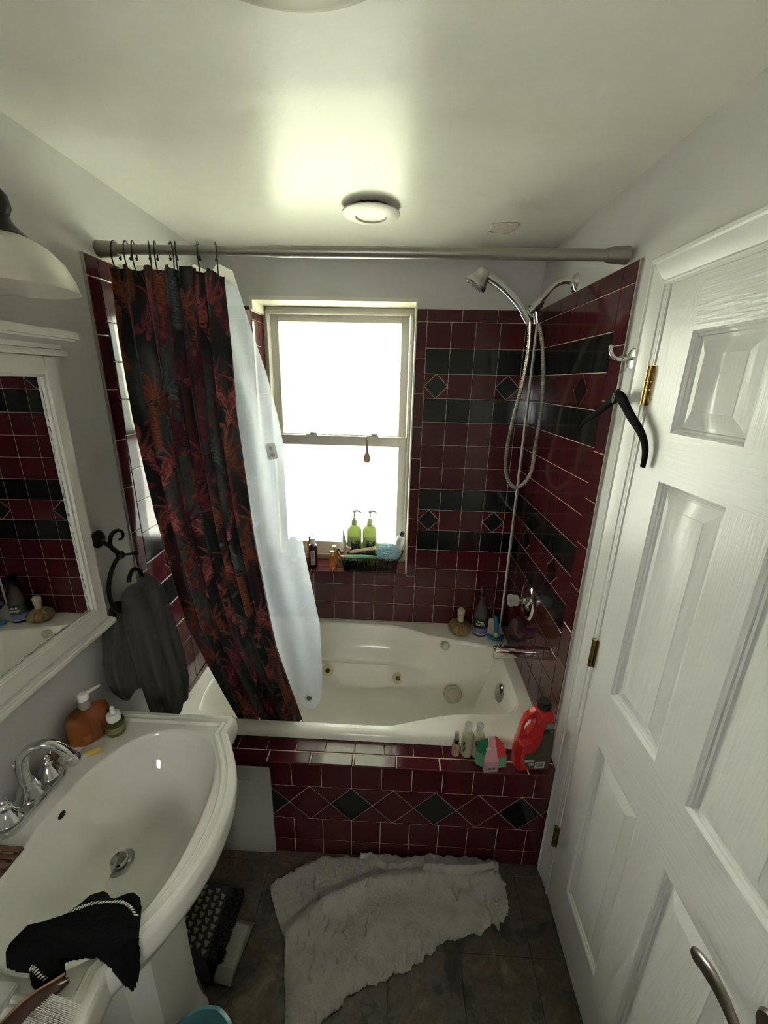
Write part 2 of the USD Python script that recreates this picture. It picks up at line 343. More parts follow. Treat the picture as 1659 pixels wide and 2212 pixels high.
wn.part('pane', bx(-1.2225, -.6015, .2165, .2205, 1.498, 2.054), pane_up, False, label='pebbled upper window pane', parent=su)
sl_ = wn.part('lower_sash', cat([ringbox(-1.258, -.558, .838, 1.494, .040, .172, .202, .049, .055), bx(-1.255, -.56, .166, .205, 1.486, 1.496, .001)]), frame_alu, 20)
wn.part('pane', bx(-1.2195, -.5965, .185, .189, .892, 1.447), pane_lo, False, label='streaked frosted lower window pane', parent=sl_)
wn.part('storm_rail', bx(-1.25, -.57, .236, .242, 1.17, 1.188), whitep, False)
fill_w2 = Thing('window_2', kind='structure')  # frame and clear pane of the added opening that lets in fill daylight
fill_w2.part('window_frame', ringbox(FILL_W2[0] + .001, FILL_W2[1] - .001, FILL_W2[2] + .001, FILL_W2[3] - .001, .03, -2.89, -2.85), frame_alu, 20)
fill_w2.part('pane', bx(FILL_W2[0] + .03, FILL_W2[1] - .03, -2.874, -2.870, FILL_W2[2] + .03, FILL_W2[3] - .03), MX('fill_pane_clear', {'tr': ('transparent_bsdf', {'color': (.93, .93, .93)}), 'gl': ('glossy_bsdf', {'color': (.8, .8, .8), 'roughness': .05}), 'fr': ('fresnel', {'IOR': 1.45}), 'm': ('mix_closure', {})}, [('fr.fac', 'm.fac'), ('tr.BSDF', 'm.closure1'), ('gl.BSDF', 'm.closure2')], 'm.closure'), False)
for xx in (-1.062, -.737):
    lk = wn.part('sash_lock', cat([bx(xx - .030, xx + .030, .166, .190, 1.496, 1.503, .001), bx(xx - .008, xx + .026, .168, .182, 1.503, 1.511, .001), bx(xx - .004, xx + .03, .160, .168, 1.507, 1.512, .001)]), frame_alu, 20)
single('lawn', bx(-40, 40, .5, 80, -.75, -.6), M('lawn', (.24, .27, .085), .9, var=((.30, .30, .12), .8, .4, .7)), 'sunlit pale green lawn outside beyond the frosted window', 'lawn', False, kind='structure')

# door with six raised panels, casing, hinges, lever
wood = MX('door_paint', {'g': ('geometry', {}), 'm': ('mapping', {'scale': (1, 1, .10)}), 'n': ('noise_texture', {'scale': 14, 'detail': 2}), 'sc': ('mix', {'mix_type': 'add', 'fac': .5}), 'w': ('wave_texture', {'wave_type': 'rings', 'rings_direction': 'x', 'profile': 'saw', 'scale': 40, 'distortion': 3.4, 'detail': 2, 'detail_scale': .7}),
    'm2': ('mapping', {'scale': (1, 1.0, .16), 'location': (0, 1.19, -.29)}), 'b': ('bump', {'strength': .75, 'distance': .0032}), 'p': ('principled_bsdf', {'base_color': (.75, .745, .725), 'roughness': .30})},
    [('g.position', 'm2.vector'), ('m2.vector', 'w.vector'), ('w.fac', 'b.height'), ('b.normal', 'p.normal')], 'p.BSDF')
woodh = MX('door_paint_cross_grain', {'g': ('geometry', {}), 'm2': ('mapping', {'scale': (1, .06, 1)}), 'n': ('noise_texture', {'scale': 130, 'detail': 3}), 'b': ('bump', {'strength': .6, 'distance': .002}), 'p': ('principled_bsdf', {'base_color': (.75, .745, .725), 'roughness': .30})},
    [('g.position', 'm2.vector'), ('m2.vector', 'n.vector'), ('n.fac', 'b.height'), ('b.normal', 'p.normal')], 'p.BSDF')
woodv = MX('door_paint_stile', {'g': ('geometry', {}), 'm2': ('mapping', {'scale': (1, 1, .06)}), 'n': ('noise_texture', {'scale': 150, 'detail': 3}), 'b': ('bump', {'strength': .4, 'distance': .0016}), 'p': ('principled_bsdf', {'base_color': (.75, .745, .725), 'roughness': .30})},
    [('g.position', 'm2.vector'), ('m2.vector', 'n.vector'), ('n.fac', 'b.height'), ('b.normal', 'p.normal')], 'p.BSDF')
dr = Thing('door_1', kind='structure', loc=(0, -1.34, .012))
D0, D1 = .983, 1.705                                       # along the wall, from the back corner
FD = Fr((0.0, 0, 0), (0, -1, 0), (-1, 0, 0))
pz = [(1.682, 1.888), (.985, 1.574), (.208, .808)]; pa = [(1.088, 1.294), (1.394, 1.600)]
def dbox(a0, a1, b0, b1, d0=-.035, d1=0): return FD.m(trimesh.creation.box(bounds=[(a0, b0, d0), (a1, b1, d1)]))
for a0, a1 in ((D0, pa[0][0]), (pa[1][1], D1)): dr.part('stile', dbox(a0, a1, .012, 1.992), woodv, False)
dr.part('mullion', cat([dbox(pa[0][1], pa[1][0], b0, b1) for b0, b1 in pz]), woodv, False)
for b0, b1 in ((.012, .208), (.808, .985), (1.574, 1.682), (1.888, 1.992)): dr.part('rail', dbox(pa[0][0], pa[1][1], b0, b1), woodh, False)
def rect3(a0, a1, b0, b1, ins, d): return np.array([(a0 + ins, b0 + ins, d), (a1 - ins, b0 + ins, d), (a1 - ins, b1 - ins, d), (a0 + ins, b1 - ins, d)])
for a0, a1 in pa:
    for b0, b1 in pz:      # sticking, bevelled field, raised centre
        g = loft([rect3(a0, a1, b0, b1, 0, -.0), rect3(a0, a1, b0, b1, .004, -.002), rect3(a0, a1, b0, b1, .007, -.0065), rect3(a0, a1, b0, b1, .011, -.0075), rect3(a0, a1, b0, b1, .013, -.0115), rect3(a0, a1, b0, b1, .020, -.0125), rect3(a0, a1, b0, b1, .046, -.0035), rect3(a0, a1, b0, b1, .048, -.0025)], cap0=False)
        dr.part('panel', FD.m(g), wood, False)
for zz in (1.78, 1.035, .29):      # hinges
    kn = [tube([(-.0075, -.974, zz - .045 + q * .018), (-.0075, -.974, zz - .045 + q * .018 + .0172)], .0065, 14) for q in range(5)]
    h = dr.part('hinge', cat(kn), brass)
    dr.part('hinge_leaf', cat([bx(-.0022, .001, -.986, -.974, zz - .045, zz + .045), bx(-.004, .001, -.974, -.969, zz - .045, zz + .045)]), brass, False, parent=h)
lv = [(-.058, -1.660, .862), (-.058, -1.640, .872), (-.057, -1.615, .876), (-.056, -1.585, .871), (-.055, -1.562, .858), (-.054, -1.552, .846)]
hd = dr.part('door_handle', cat([tube(spline(lv, 26), np.interp(np.linspace(0, 1, 26), [0, .25, .6, .9, 1], [.011, .012, .0145, .012, .004]), 16, flat=(1.0, .55)), tube([(-.0, -1.655, .864), (-.062, -1.655, .864)], .011, 16), lathe([(.0, 0), (.030, 0), (.032, .004), (.028, .010), (.012, .013)], 28, (0, -1.655, .864), (-1, 0, 0))]), satin)
dr.part('doorstop', bx(-.002, .02, -.978, -.9725, .0, 1.996), trimw, False)
# casing: a moulded profile swept up, over and down
prof = [(0, -.007), (0, .012), (.004, .0155), (.012, .0165), (.016, .0135), (.030, .0125), (.044, .0105), (.056, .0085), (.060, .011), (.064, .0105), (.067, .008), (.074, .0085), (.078, .0085), (.082, .006), (.085, -.007)]
oa, ia, ob = .886, .971, 2.066
def casing(path_fn): return loft([np.array([path_fn(w_, d_, e) for w_, d_ in prof]) for e in (0, 1)])
FC = Fr((.004, 0, 0), (.006, -1, 0), (-1, -.006, 0)); wd = ia - oa
single('trim_1', FC.m(casing(lambda w_, d_, e: (oa + w_, 0 if e == 0 else ob - w_, d_))), trimw, None, None, 25, kind='structure')
single('trim_2', FC.m(casing(lambda w_, d_, e: (oa + w_ if e == 0 else D1 + .012 + wd - w_, ob - w_, d_))), trimw, None, None, 25, kind='structure')
single('trim_3', FC.m(casing(lambda w_, d_, e: (D1 + .012 + wd - w_, 0 if e == 0 else ob - w_, d_))), trimw, None, None, 25, kind='structure')
single('trim_4', cat([bx(0.0, .11, -.9735, -.9755, 0, 2.0), bx(0, .11, YD1, YD1 + .006, 0, 2.0), bx(0, .11, YD0, YD1, 1.9955, 2.003), bx(.037, .11, -.976, -.99, 0, 2.0), bx(.2, .24, -.9, -1.8, 0, 2.1)]), trimw, None, None, False, kind='structure')  # door jambs, plus an unseen slab outside covering the door opening

# ================================================================ TUB
ap = Thing('tub_surround', 'burgundy tiled front and ledge of the bathtub with a row of diamonds', 'tub surround', (-.72, -.885, 0))
ap.part('grout_bed', cat([FA.m(trimesh.creation.box(bounds=[(-1.452, 0, -.085), (.010, .4548, -.0022)])), ]), grout, False)
z0, z1, z2, z3 = .455, .345, .1825, .0725
def arow(b0, b1):
    for i in range(-5, 10):
        c = sbox(-.9447 + i * T, b0, -.9447 + (i + 1) * T, b1).intersection(sbox(-1.452, 0, .010, 1))
        if not c.is_empty: put_tile(ap, FA, c, red())
arow(z1, z0 - .002); arow(z3, z2); arow(0, z3)
hw, zc, hh = .0778, (z1 + z2) / 2, (z1 - z2) / 2; lim = sbox(-1.452, 0, .010, 1)
for k in range(-5, 6):
    cx = -.725 + k * 2 * hw
    D = Polygon([(cx - hw, zc), (cx, z2), (cx + hw, zc), (cx, z1)]).intersection(lim)
    if not D.is_empty: put_tile(ap, FA, D, tile_blk if k % 2 == 0 else tile_red)
    for tz in (z1, z2):
        t = Polygon([(cx, tz), (cx + hw, zc), (cx + 2 * hw, tz)]).intersection(lim)
        if not t.is_empty and t.area > 1e-4: put_tile(ap, FA, t, red())
FLg = Fr((0, 0, .457), (1, 0.0063, 0), (0, 0, 1), (-.0063, 1, 0))
for i in range(-8, 8):
    c = sbox(-.725 + i * T, -.834, -.725 + (i + 1) * T, -.775).intersection(sbox(-1.452, -1, .008, 0))
    if not c.is_empty and c.area > 1e-4: put_tile(ap, FLg, c, red())
for i in range(-6, 6):
    c = sbox(-.725 + i * .157, -.8885, -.725 + (i + 1) * .157, -.834).intersection(sbox(-1.452, -1, .008, 0))
    if not c.is_empty and c.area > 1e-4: ap.part('tile', FLg.m(tile(c, .0016, .004, -.006, 0)), red(), 20)

pn = Thing('access_panel', 'off-white plastic access hatch on the tub front beside the pedestal sink', 'access panel', (-1.2, -.89, 0))
pw = M('hatch_plastic', (.40, .40, .36), .45)
pn.part('frame', FA.m(man2tm(tm2man(prism(rrect(.42, .428, .012), .0005, .008)).translate((-1.231, .217, 0)))), pw, 20)
pn.part('hatch_door', FA.m(man2tm(tm2man(prism(rrect(.36, .335, .003), .008, .0105)).translate((-1.244, .205, 0)))), pw, 20)

tb = Thing('bathtub', 'white acrylic whirlpool bathtub set in the tiled alcove under the window', 'bathtub', (-.72, -.4, .1))
ZT = .49
inner = Polygon([(-1.375, -.035), (-1.0, -.032), (-.60, -.034), (-.50, -.066), (-.40, -.115), (-.11, -.180), (-.062, -.215), (-.055, -.30), (-.055, -.58), (-.085, -.628), (-.14, -.640), (-.33, -.655), (-.42, -.676), (-.58, -.728), (-.66, -.733), (-1.30, -.733), (-1.365, -.70), (-1.385, -.60), (-1.395, -.12)])
inner = inner.buffer(-.02).buffer(.04).buffer(-.02)
NR = 260
R0 = ring_of(shapely.geometry.polygon.orient(inner), NR); cc = np.array([-.70, -.39])
def inset(poly, d, n=NR):
    """ring inset by d, matched to R0 by nearest direction"""
    q = shapely.geometry.polygon.orient(poly.buffer(-d, join_style=1)); L = q.exterior; pts = []
    for p in R0: pts.append(L.interpolate(L.project(Point(*p))).coords[0])
    return np.array(pts)
def lev(d, z, arm=0.0):
    P = inset(inner, d); Z = np.full(NR, z)
    if arm:      # the arm-rest shelf along the back wall's left half
        w_ = np.clip((-.36 - P[:, 0]) / .12, 0, 1) * np.clip((P[:, 1] + .30) / .1, 0, 1) * np.clip((P[:, 0] + 1.36) / .06, 0, 1); P = P + np.c_[np.zeros(NR), -arm * w_]
    return np.c_[P, Z]
rings = [lev(-.006, ZT), lev(0, ZT - .003), lev(.006, ZT - .012), lev(.013, ZT - .034), lev(.018, ZT - .040), lev(.030, .40), lev(.040, .355, .0), lev(.045, .335, .040), lev(.052, .318, .046), lev(.066, .28), lev(.088, .22), lev(.108, .175), lev(.128, .148), lev(.155, .134), lev(.20, .128)]
bowl = loft([q[::-1] for q in rings], cap0=False, cap1=True)
outer = sbox(-1.452, -.752, .004, -.001)
top0 = Polygon(np.array(rings[0])[:, :2]); ringp = outer.difference(top0)
v2, f2 = trimesh.creation.triangulate_polygon(ringp, engine='earcut'); deck = TM(np.c_[v2, np.full(len(v2), ZT)], f2)
if deck.face_normals[0][2] < 0: deck.invert()
lipx = np.array([(-.752, ZT), (-.762, ZT - .001), (-.771, ZT - .005), (-.777, ZT - .012), (-.780, ZT - .022), (-.783, .458), (-.74, .456)])
lip = loft([np.c_[np.full(len(lipx), xx), lipx] for xx in (.004, -1.452)], False, False, closed=False)
tb.part('shell', cat([bowl, deck, lip]), acrylic, 35)
ivory = M('jet_ivory', (.74, .63, .38), .3); inkj = M('jet_dark', (.05, .045, .04), .3)
def onwall(p, d, prof, n=28): return lathe(prof, n, p, d)
nb = np.array([.05, -.93, .36]); nb /= np.linalg.norm(nb)
for p in [(-.948, -.120, .243), (-.558, -.137, .228)]:
    p = np.array(p); j = tb.part('jet', onwall(p, nb, [(0, -.012), (.0305, -.012), (.0305, .003), (.028, .0065), (.016, .005), (.013, .0), (0, .0)]), ivory, label='round ivory whirlpool jet')
    tb.part('nozzle', onwall(p, nb, [(0, 0), (.0115, 0), (.012, .007), (.0085, .008), (.007, .001), (0, .001)]), inkj, parent=j)
p = np.array((-.273, -.240, .232)); sj = tb.part('suction_cover', onwall(p, nb, [(0, -.015), (.046, -.015), (.046, .006), (.042, .012), (.034, .0135), (.033, .009), (.030, .009), (.029, .0135), (0, .0145)], 40), M('suction_ivory', (.66, .62, .50), .35), label='round ribbed suction cover')
tb.part('rib', cat([ball(p + nb * .009 + np.array([math.cos(a), .0, 0]) * .046 + np.cross(nb, [1, 0, 0]) * math.sin(a) * .046, .0028, 1) for a in np.linspace(0, 2 * np.pi, 36, endpoint=False)]), MATS['suction_ivory'], parent=sj)
p = np.array((-.317, -.156, .460)); ntop = np.array([.25, -.95, .18]); tb.part('air_control', onwall(p, ntop, [(0, -.018), (.0225, -.018), (.023, .006), (.019, .010), (.014, .010), (.013, .006), (0, .006)]), MATS['suction_ivory'])
tb.part('overflow_plate', lathe([(0, -.012), (.042, -.012), (.043, .004), (.037, .011), (.025, .014), (0, .015)], 40, (-.086, -.42, .405), (-.976, 0, .21)), M('overflow_steel', (.38, .37, .35), .18, metallic=1))

# ---- shower and tub fittings on the right wall
sh = Thing('hand_shower', 'chrome hand shower with ribbed metal hose hung from the shower arm', 'hand shower', (-.1, -.37, 2.0))
fl_p = np.array([.006, -.362, 2.122])
sh.part('flange', lathe([(0, 0), (.032, 0), (.033, .004), (.026, .012), (.013, .017), (0, .017)], 32, fl_p + [.008, 0, 0], (-1, 0, 0)), chrome)
sh.part('shower_arm', tube(spline([fl_p, fl_p + [-.045, 0, .004], fl_p + [-.075, 0, -.014], (-.100, -.37, 2.070), (-.118, -.372, 2.052)], 24), .0105, 14), chrome)
sh.part('diverter', cat([tube([(-.103, -.371, 2.064), (-.112, -.371, 2.055)], .016, 18), tube([(-.110, -.372, 2.056), (-.130, -.373, 2.034)], [.020, .020], 20), tube([(-.126, -.373, 2.038), (-.134, -.374, 2.030)], .013, 16), tube([(-.128, -.373, 2.036), (-.158, -.378, 2.008)], .0125, 16), tube([(-.120, -.372, 2.034), (-.106, -.368, 1.990)], .0115, 16)]), chrome)
hk0, hk1 = np.array([-.140, -.384, 1.993]), np.array([-.163, -.384, 2.024])
sh.part('cradle', tube([hk0, hk1], [.0165, .0185], 20), chrome)
han = [(-.150, -.384, 2.006), (-.190, -.386, 2.052), (-.235, -.390, 2.092), (-.285, -.394, 2.124), (-.305, -.396, 2.134)]
sh.part('handle', tube(spline(han, 26), np.interp(np.linspace(0, 1, 26), [0, .3, .7, 1], [.011, .0125, .0145, .017]), 18), chrome)
hd_ax = np.array([-.55, .12, -.80]); hd_ax /= np.linalg.norm(hd_ax); hc = np.array([-.314, -.396, 2.150])
hp = sh.part('spray_head', lathe([(0, -.006), (.016, -.004), (.024, .004), (.027, .022), (.034, .036), (.0395, .044), (.040, .052), (.037, .056), (0, .056)], 36, hc, hd_ax), chrome_dull)
sh.part('spray_face', cat([lathe([(0, .054), (.036, .054), (.036, .058), (.030, .059), (.029, .057), (.022, .057), (.021, .060), (.012, .060), (.011, .058), (0, .058)], 32, hc, hd_ax)] + [lathe([(0, .057), (.0013, .057), (.001, .062), (0, .062)], 6, hc + np.cross(hd_ax, [0, 1, 0]) * .027 * math.cos(a) + np.cross(hd_ax, np.cross(hd_ax, [0, 1, 0])) * .027 * math.sin(a), hd_ax) for a in np.linspace(0, 6.283, 18, endpoint=False)]), M('spray_grey', (.16, .15, .14), .4), parent=hp)
hose = spline([(-.139, -.384, 1.994), (-.133, -.380, 1.955), (-.127, -.365, 1.86), (-.139, -.335, 1.69), (-.147, -.305, 1.56), (-.143, -.285, 1.455), (-.120, -.275, 1.382), (-.085, -.272, 1.352), (-.050, -.275, 1.378), (-.030, -.285, 1.50), (-.033, -.310, 1.66), (-.055, -.340, 1.835), (-.075, -.355, 1.92), (-.103, -.366, 1.992)], 900)
rr = .0068 + .0011 * np.sign(np.sin(np.arange(900) / 900 * 2 * np.pi * 165))
sh.part('hose', tube(hose, rr, 12), M('hose_metal', (.62, .58, .48), .25, metallic=1), 25)
va = Thing('shower_valve', 'chrome shower valve plate with clear faceted knob on the right tiled wall', 'shower valve', (0, -.37, .86))
va.part('escutcheon', lathe([(0, 0), (.084, 0), (.085, .004), (.078, .010), (.070, .011), (.066, .008), (.045, .009), (.030, .016), (.020, .020), (0, .020)], 56, (.003, -.37, .862), (-1, -.01, 0)), chrome)
va.part('stem', tube([(-.015, -.37, .862), (-.045, -.37, .862)], .014, 18), chrome)
acryl = M('clear_acrylic', (.92, .90, .86), .08, transmission_weight=.75, ior=1.49)
va.part('knob', lathe([(0, -.002), (.022, 0), (.026, .006), (.023, .018), (.028, .024), (.029, .036), (.024, .043), (0, .044)], 12, (-.043, -.37, .862), (-1, 0, 0)), acryl, 15)
va.part('lever', tube([(-.012, -.43, .884), (-.02, -.445, .890)], .006, 10), chrome)
sp = Thing('tub_spout', 'chrome tub spout with pull-up diverter on the right tiled wall', 'tub spout', (-.05, -.40, .60))
def oring(x, zc_, w_, h_): a = np.linspace(0, 2 * np.pi, 24, endpoint=False); return np.c_[np.full(24, x), -.40 + w_ * np.sign(np.cos(a)) * np.abs(np.cos(a)) ** .7, zc_ + h_ * np.sign(np.sin(a)) * np.abs(np.sin(a)) ** .7]
sp.part('body', loft([oring(.004, .618, .025, .025), oring(-.05, .618, .025, .026), (oring(-.10, .614, .024, .028)), oring(-.122, .611, .022, .030), oring(-.132, .609, .018, .029), oring(-.135, .609, .010, .02)][::-1]), chrome, 50)
sp.part('diverter_pin', cat([tube([(-.115, -.40, .636), (-.115, -.40, .650)], .004, 10), ball((-.115, -.40, .653), .0075, 2, (1, 1, 1))]), chrome)

# ================================================================ CURTAIN, LINER, ROD, HOOKS
rd = Thing('curtain_rod', 'brushed grey tension shower rod spanning the alcove just below the ceiling', 'curtain rod', (-.72, -.735, 2.113))
RZ, RY = 2.113, -.735
rd.part('inner_tube', tube([(-1.445, RY, RZ), (-.96, RY, RZ)], .0125, 20), nickel)
rd.part('outer_tube', tube([(-.968, RY, RZ), (-.964, RY, RZ), (-.012, RY, RZ)], [.0135, .0148, .0148], 20), nickel)
for s, xe in ((1, -1.4525), (-1, .0045)):
    rd.part('end_cap', lathe([(0, 0), (.0225, 0), (.0225, .004), (.0195, .045), (.0160, .056), (.0150, .056)], 24, (xe, RY, RZ), (s, 0, 0)), nickel)

def interp(z, tab): a = np.array(tab); return np.interp(z, a[:, 0], a[:, 1])
# fabric: edges of the hanging cloth by height
FXL = [(.44, -1.215), (.54, -1.250), (.90, -1.372), (1.34, -1.420), (1.65, -1.434), (2.08, -1.436)]
FXR = [(.44, -.945), (.48, -.950), (.80, -1.025), (1.27, -1.080), (1.66, -1.108), (2.04, -1.105), (2.08, -1.098)]
FY = [(.44, -.690), (.60, -.700), (1.2, -.722), (2.08, -.738)]
HOOKS = [(-1.405, .0), (-1.372, .35), (-1.352, .5), (-1.308, .9), (-1.290, .6), (-1.246, 1.1), (-1.232, .7), (-1.168, .55), (-1.118, .75)]
NS, NZ = 380, 820
sg = np.linspace(0, 1, NS); tz = np.linspace(0, 1, NZ)
S, Tz = np.meshgrid(sg, tz, indexing='ij')
ph = 2 * np.pi * (7.3 * S + .55 * np.sin(2.6 * S * np.pi + .6) * .5) 
top = 2.074 - .012 * (1 - np.cos(2 * np.pi * 5.5 * S + .8)) * .5 - .012 * np.clip((S - .72) / .28, 0, 1)
Zc = top + (0.437 - top) * Tz
xl, xr = interp(Zc, FXL), interp(Zc, FXR)
amp = (.016 + .012 * np.clip(Tz / .12, 0, 1)) * (1 - .45 * np.clip((Tz - .6) / .4, 0, 1)) * (.75 + .5 * noise(np.stack([S * 6, Tz * 2, S * 0], -1), 5))
wob = .5 * np.sin(3.2 * Tz + S * 5) + .35 * np.sin(7 * Tz + S * 9)
warp = S + .010 * np.sin(2 * np.pi * 3 * S + 4 * Tz) * np.sin(np.pi * S)
Xc = xl + (xr - xl) * warp + .008 * np.sin(2 * ph + .4) * np.sin(np.pi * S)
Yc = interp(Zc, FY) + amp * np.sin(ph + wob) + .003 * np.sin(ph * 2.7 + 5 * Tz)
CP = np.stack([Xc, Yc, Zc], -1)
seg = np.linalg.norm(np.diff(CP, axis=0), axis=2); U = np.vstack([np.zeros((1, NZ)), np.cumsum(seg, 0)]); U = U[:, NZ // 2][:, None] * np.ones((1, NZ)); Vv = 2.074 - Zc
# the printed palms, worked out for every vertex of the cloth (colour of the print only)
col = np.empty((NS, NZ, 3)); col[:] = (.0075, .0070, .0075)
q = np.stack([U * 9, Vv * 3, U * 0], -1); w_ = fbm(q, 4, 3); g_ = fbm(np.stack([U * 55, Vv * 14, U * 0], -1), 3, 8)
grey = np.clip((w_ - .52) / .10, 0, 1)[..., None]; col = col * (1 - grey) + np.array([.050, .053, .050]) * (.45 + .9 * g_[..., None]) * grey
PT = np.stack([U.ravel(), Vv.ravel()], 1); tree2 = cKDTree(PT); C = col.reshape(-1, 3)
rng = np.random.RandomState(11)
PAL = {'red': [(.125, .018, .026), (.21, .032, .036), (.065, .008, .013)], 'orange': [(.23, .062, .026), (.16, .038, .020), (.10, .022, .014)], 'pink': [(.26, .055, .060), (.15, .030, .042), (.36, .095, .075)], 'grey': [(.075, .085, .080), (.040, .046, .046), (.11, .12, .11)], 'wine': [(.052, .006, .012), (.082, .010, .018), (.035, .004, .009)]}
def paintseg(pts, width, colf):
    n = len(pts); R = width.max() * 1.05
    lo, hi = pts.min(0) - R, pts.max(0) + R
    idx = np.nonzero((PT[:, 0] > lo[0]) & (PT[:, 0] < hi[0]) & (PT[:, 1] > lo[1]) & (PT[:, 1] < hi[1]))[0]
    if not len(idx): return
    d, k = cKDTree(pts).query(PT[idx]); tan = np.gradient(pts, axis=0)[k]; side = np.sign(np.cross(tan, PT[idx] - pts[k]))
    t = k / (n - 1); m, cc_ = colf(t, d, side, width[k]); C[idx[m]] = cc_[m]
def frond(c, ang, L, pal, wid, stripes):
    t = np.linspace(0, 1, 60)[:, None]; d0 = np.array([math.cos(ang), -math.sin(ang)]) * L
    pts = np.array(c) + d0 * t + np.array([0, 1.0]) * (t ** 2) * L * (.35 + .75 * abs(math.cos(ang)))
    wv = wid * np.sin(np.pi * np.clip(t[:, 0] * .93 + .05, 0, 1)) ** .8 + .001
    pc = np.array(PAL[pal])
    def f(t, d, s, w):
        ph_ = t * stripes + d / wid * .9; fr = ph_ - np.floor(ph_)
        m = (d < w) & ((fr < .66) | (d < w * .16)); k = (np.floor(ph_).astype(int) * 7 + (s > 0) * 3) % 3
        cc_ = pc[k] * (1.1 - .5 * (d / (w + 1e-6)))[:, None]; cc_[d < w * .12] = pc[2] * 1.3; return m, cc_
    paintseg(pts, wv, f)
def leaf(c, ang, L, pal, wid):
    t = np.linspace(0, 1, 40)[:, None]; dv = np.array([math.cos(ang), -math.sin(ang)]); nv = np.array([-dv[1], dv[0]])
    pts = np.array(c) + dv * t * L + nv * (t * (1 - t)) * L * .35; wv = wid * np.sin(np.pi * t[:, 0] ** .8) + .0006; pc = np.array(PAL[pal])
    paintseg(pts, wv, lambda t, d, s, w: (d < w, np.where((d < w * .18)[:, None], pc[2], np.where((s > 0)[:, None], pc[0], pc[1]))))
def trunk(c, dx, L, pal, wid):
    t = np.linspace(0, 1, 50)[:, None]; pts = np.array(c) + np.array([0, 1.]) * t * L + np.array([dx, 0]) * np.sin(t * 2.2); pc = np.array(PAL[pal])
    def f(t, d, s, w):
        fr = (t * L / .0085 + (d / w) ** 2 * .5) % 1.0
        return d < w, np.where((fr < .35)[:, None], pc[1] * .55, pc[0] * (1.2 - .7 * (d / w))[:, None])
    paintseg(pts, wid * (1 + .35 * t[:, 0]), f)
def berries(c, pal):
    for _ in range(14):
        o = np.array(c) + rng.uniform(-.5, .5, 2) * (.035, .026) + (0, .012)
        idx = tree2.query_ball_point(o, .0042); C[idx] = (.006, .005, .006); idx = tree2.query_ball_point(o + (-.001, -.001), .0014); C[idx] = (.20, .15, .14)
UM = U.max()
for v0 in np.arange(-.08, 1.75, .205):
    for k, u0 in enumerate(np.arange(-.02, UM + .15, .165)):
        c = (u0 + (.08 if int(round(v0 / .205)) % 2 else 0) + rng.uniform(-.03, .03), v0 + rng.uniform(-.05, .05))
        pal = ['red', 'orange', 'wine', 'pink', 'red', 'grey', 'wine', 'orange'][rng.randint(8)]
        tp = ['wine', 'grey', 'red', 'orange', 'wine', 'grey'][rng.randint(6)]; sc = rng.uniform(.8, 1.15)
        trunk((c[0], c[1] + .01), rng.uniform(-.02, .02), .17 * sc, tp, .0125 * sc)
        for a in np.r_[np.linspace(-.25, math.pi + .25, 9) + rng.uniform(-.09, .09, 9)]:
            frond(c, a, rng.uniform(.070, .105) * sc, pal if rng.rand() < .8 else 'pink', .0155 * sc, rng.uniform(6, 9))
        for a in np.linspace(.5, math.pi - .5, 6): leaf(c, a, .105 * sc, pal, .0052)
        berries(c, pal)
        for _ in range(3): leaf((c[0] + rng.uniform(-.1, .1), c[1] + rng.uniform(.04, .18)), rng.uniform(0, 6.28), rng.uniform(.03, .055), ['grey', 'red', 'orange', 'pink', 'wine'][rng.randint(5)], .0075)
C *= (.70 + .6 * fbm(np.c_[PT * 160, PT[:, :1] * 0], 2, 4))[:, None]
cloth = MX('palm_print_cloth', {'a': ('attribute', {'attribute': 'print'}), 'g': ('geometry', {}), 'n': ('noise_texture', {'scale': 900, 'detail': 2}), 'b': ('bump', {'strength': .3, 'distance': .0008}),
    'p': ('principled_bsdf', {'roughness': .82, 'sheen_weight': .12}), 't': ('translucent_bsdf', {}), 'm': ('mix_closure', {'fac': .18})},
    [('a.color', 'p.base_color'), ('a.color', 't.color'), ('g.position', 'n.vector'), ('n.fac', 'b.height'), ('b.normal', 'p.normal'), ('p.BSDF', 'm.closure1'), ('t.BSDF', 'm.closure2')], 'm.closure')
def sheetmesh(P):
    a, b_ = P.shape[:2]; i, j = np.meshgrid(np.arange(a - 1), np.arange(b_ - 1), indexing='ij'); k = (i * b_ + j).ravel()
    return TM(P.reshape(-1, 3), np.vstack([np.c_[k, k + b_, k + b_ + 1], np.c_[k, k + b_ + 1, k + 1]]))
ct = Thing('shower_curtain', 'dark shower curtain printed with red and orange palms, bunched at the left of the rod', 'shower curtain', (-1.2, -.7, .44))
path = ct.part('fabric', sheetmesh(CP), cloth, True)
UsdGeom.PrimvarsAPI(stage.GetPrimAtPath(path)).CreatePrimvar('print', Sdf.ValueTypeNames.Color3fArray, 'vertex').Set(Vt.Vec3fArray.FromNumpy(C.astype(np.float32)))
# hem along the foot and the grommets along the head
ct.part('hem', tube(CP[:, -3] + [0, 0, .001], .0016, 6), M('hem_black', (.010, .009, .010), .9))
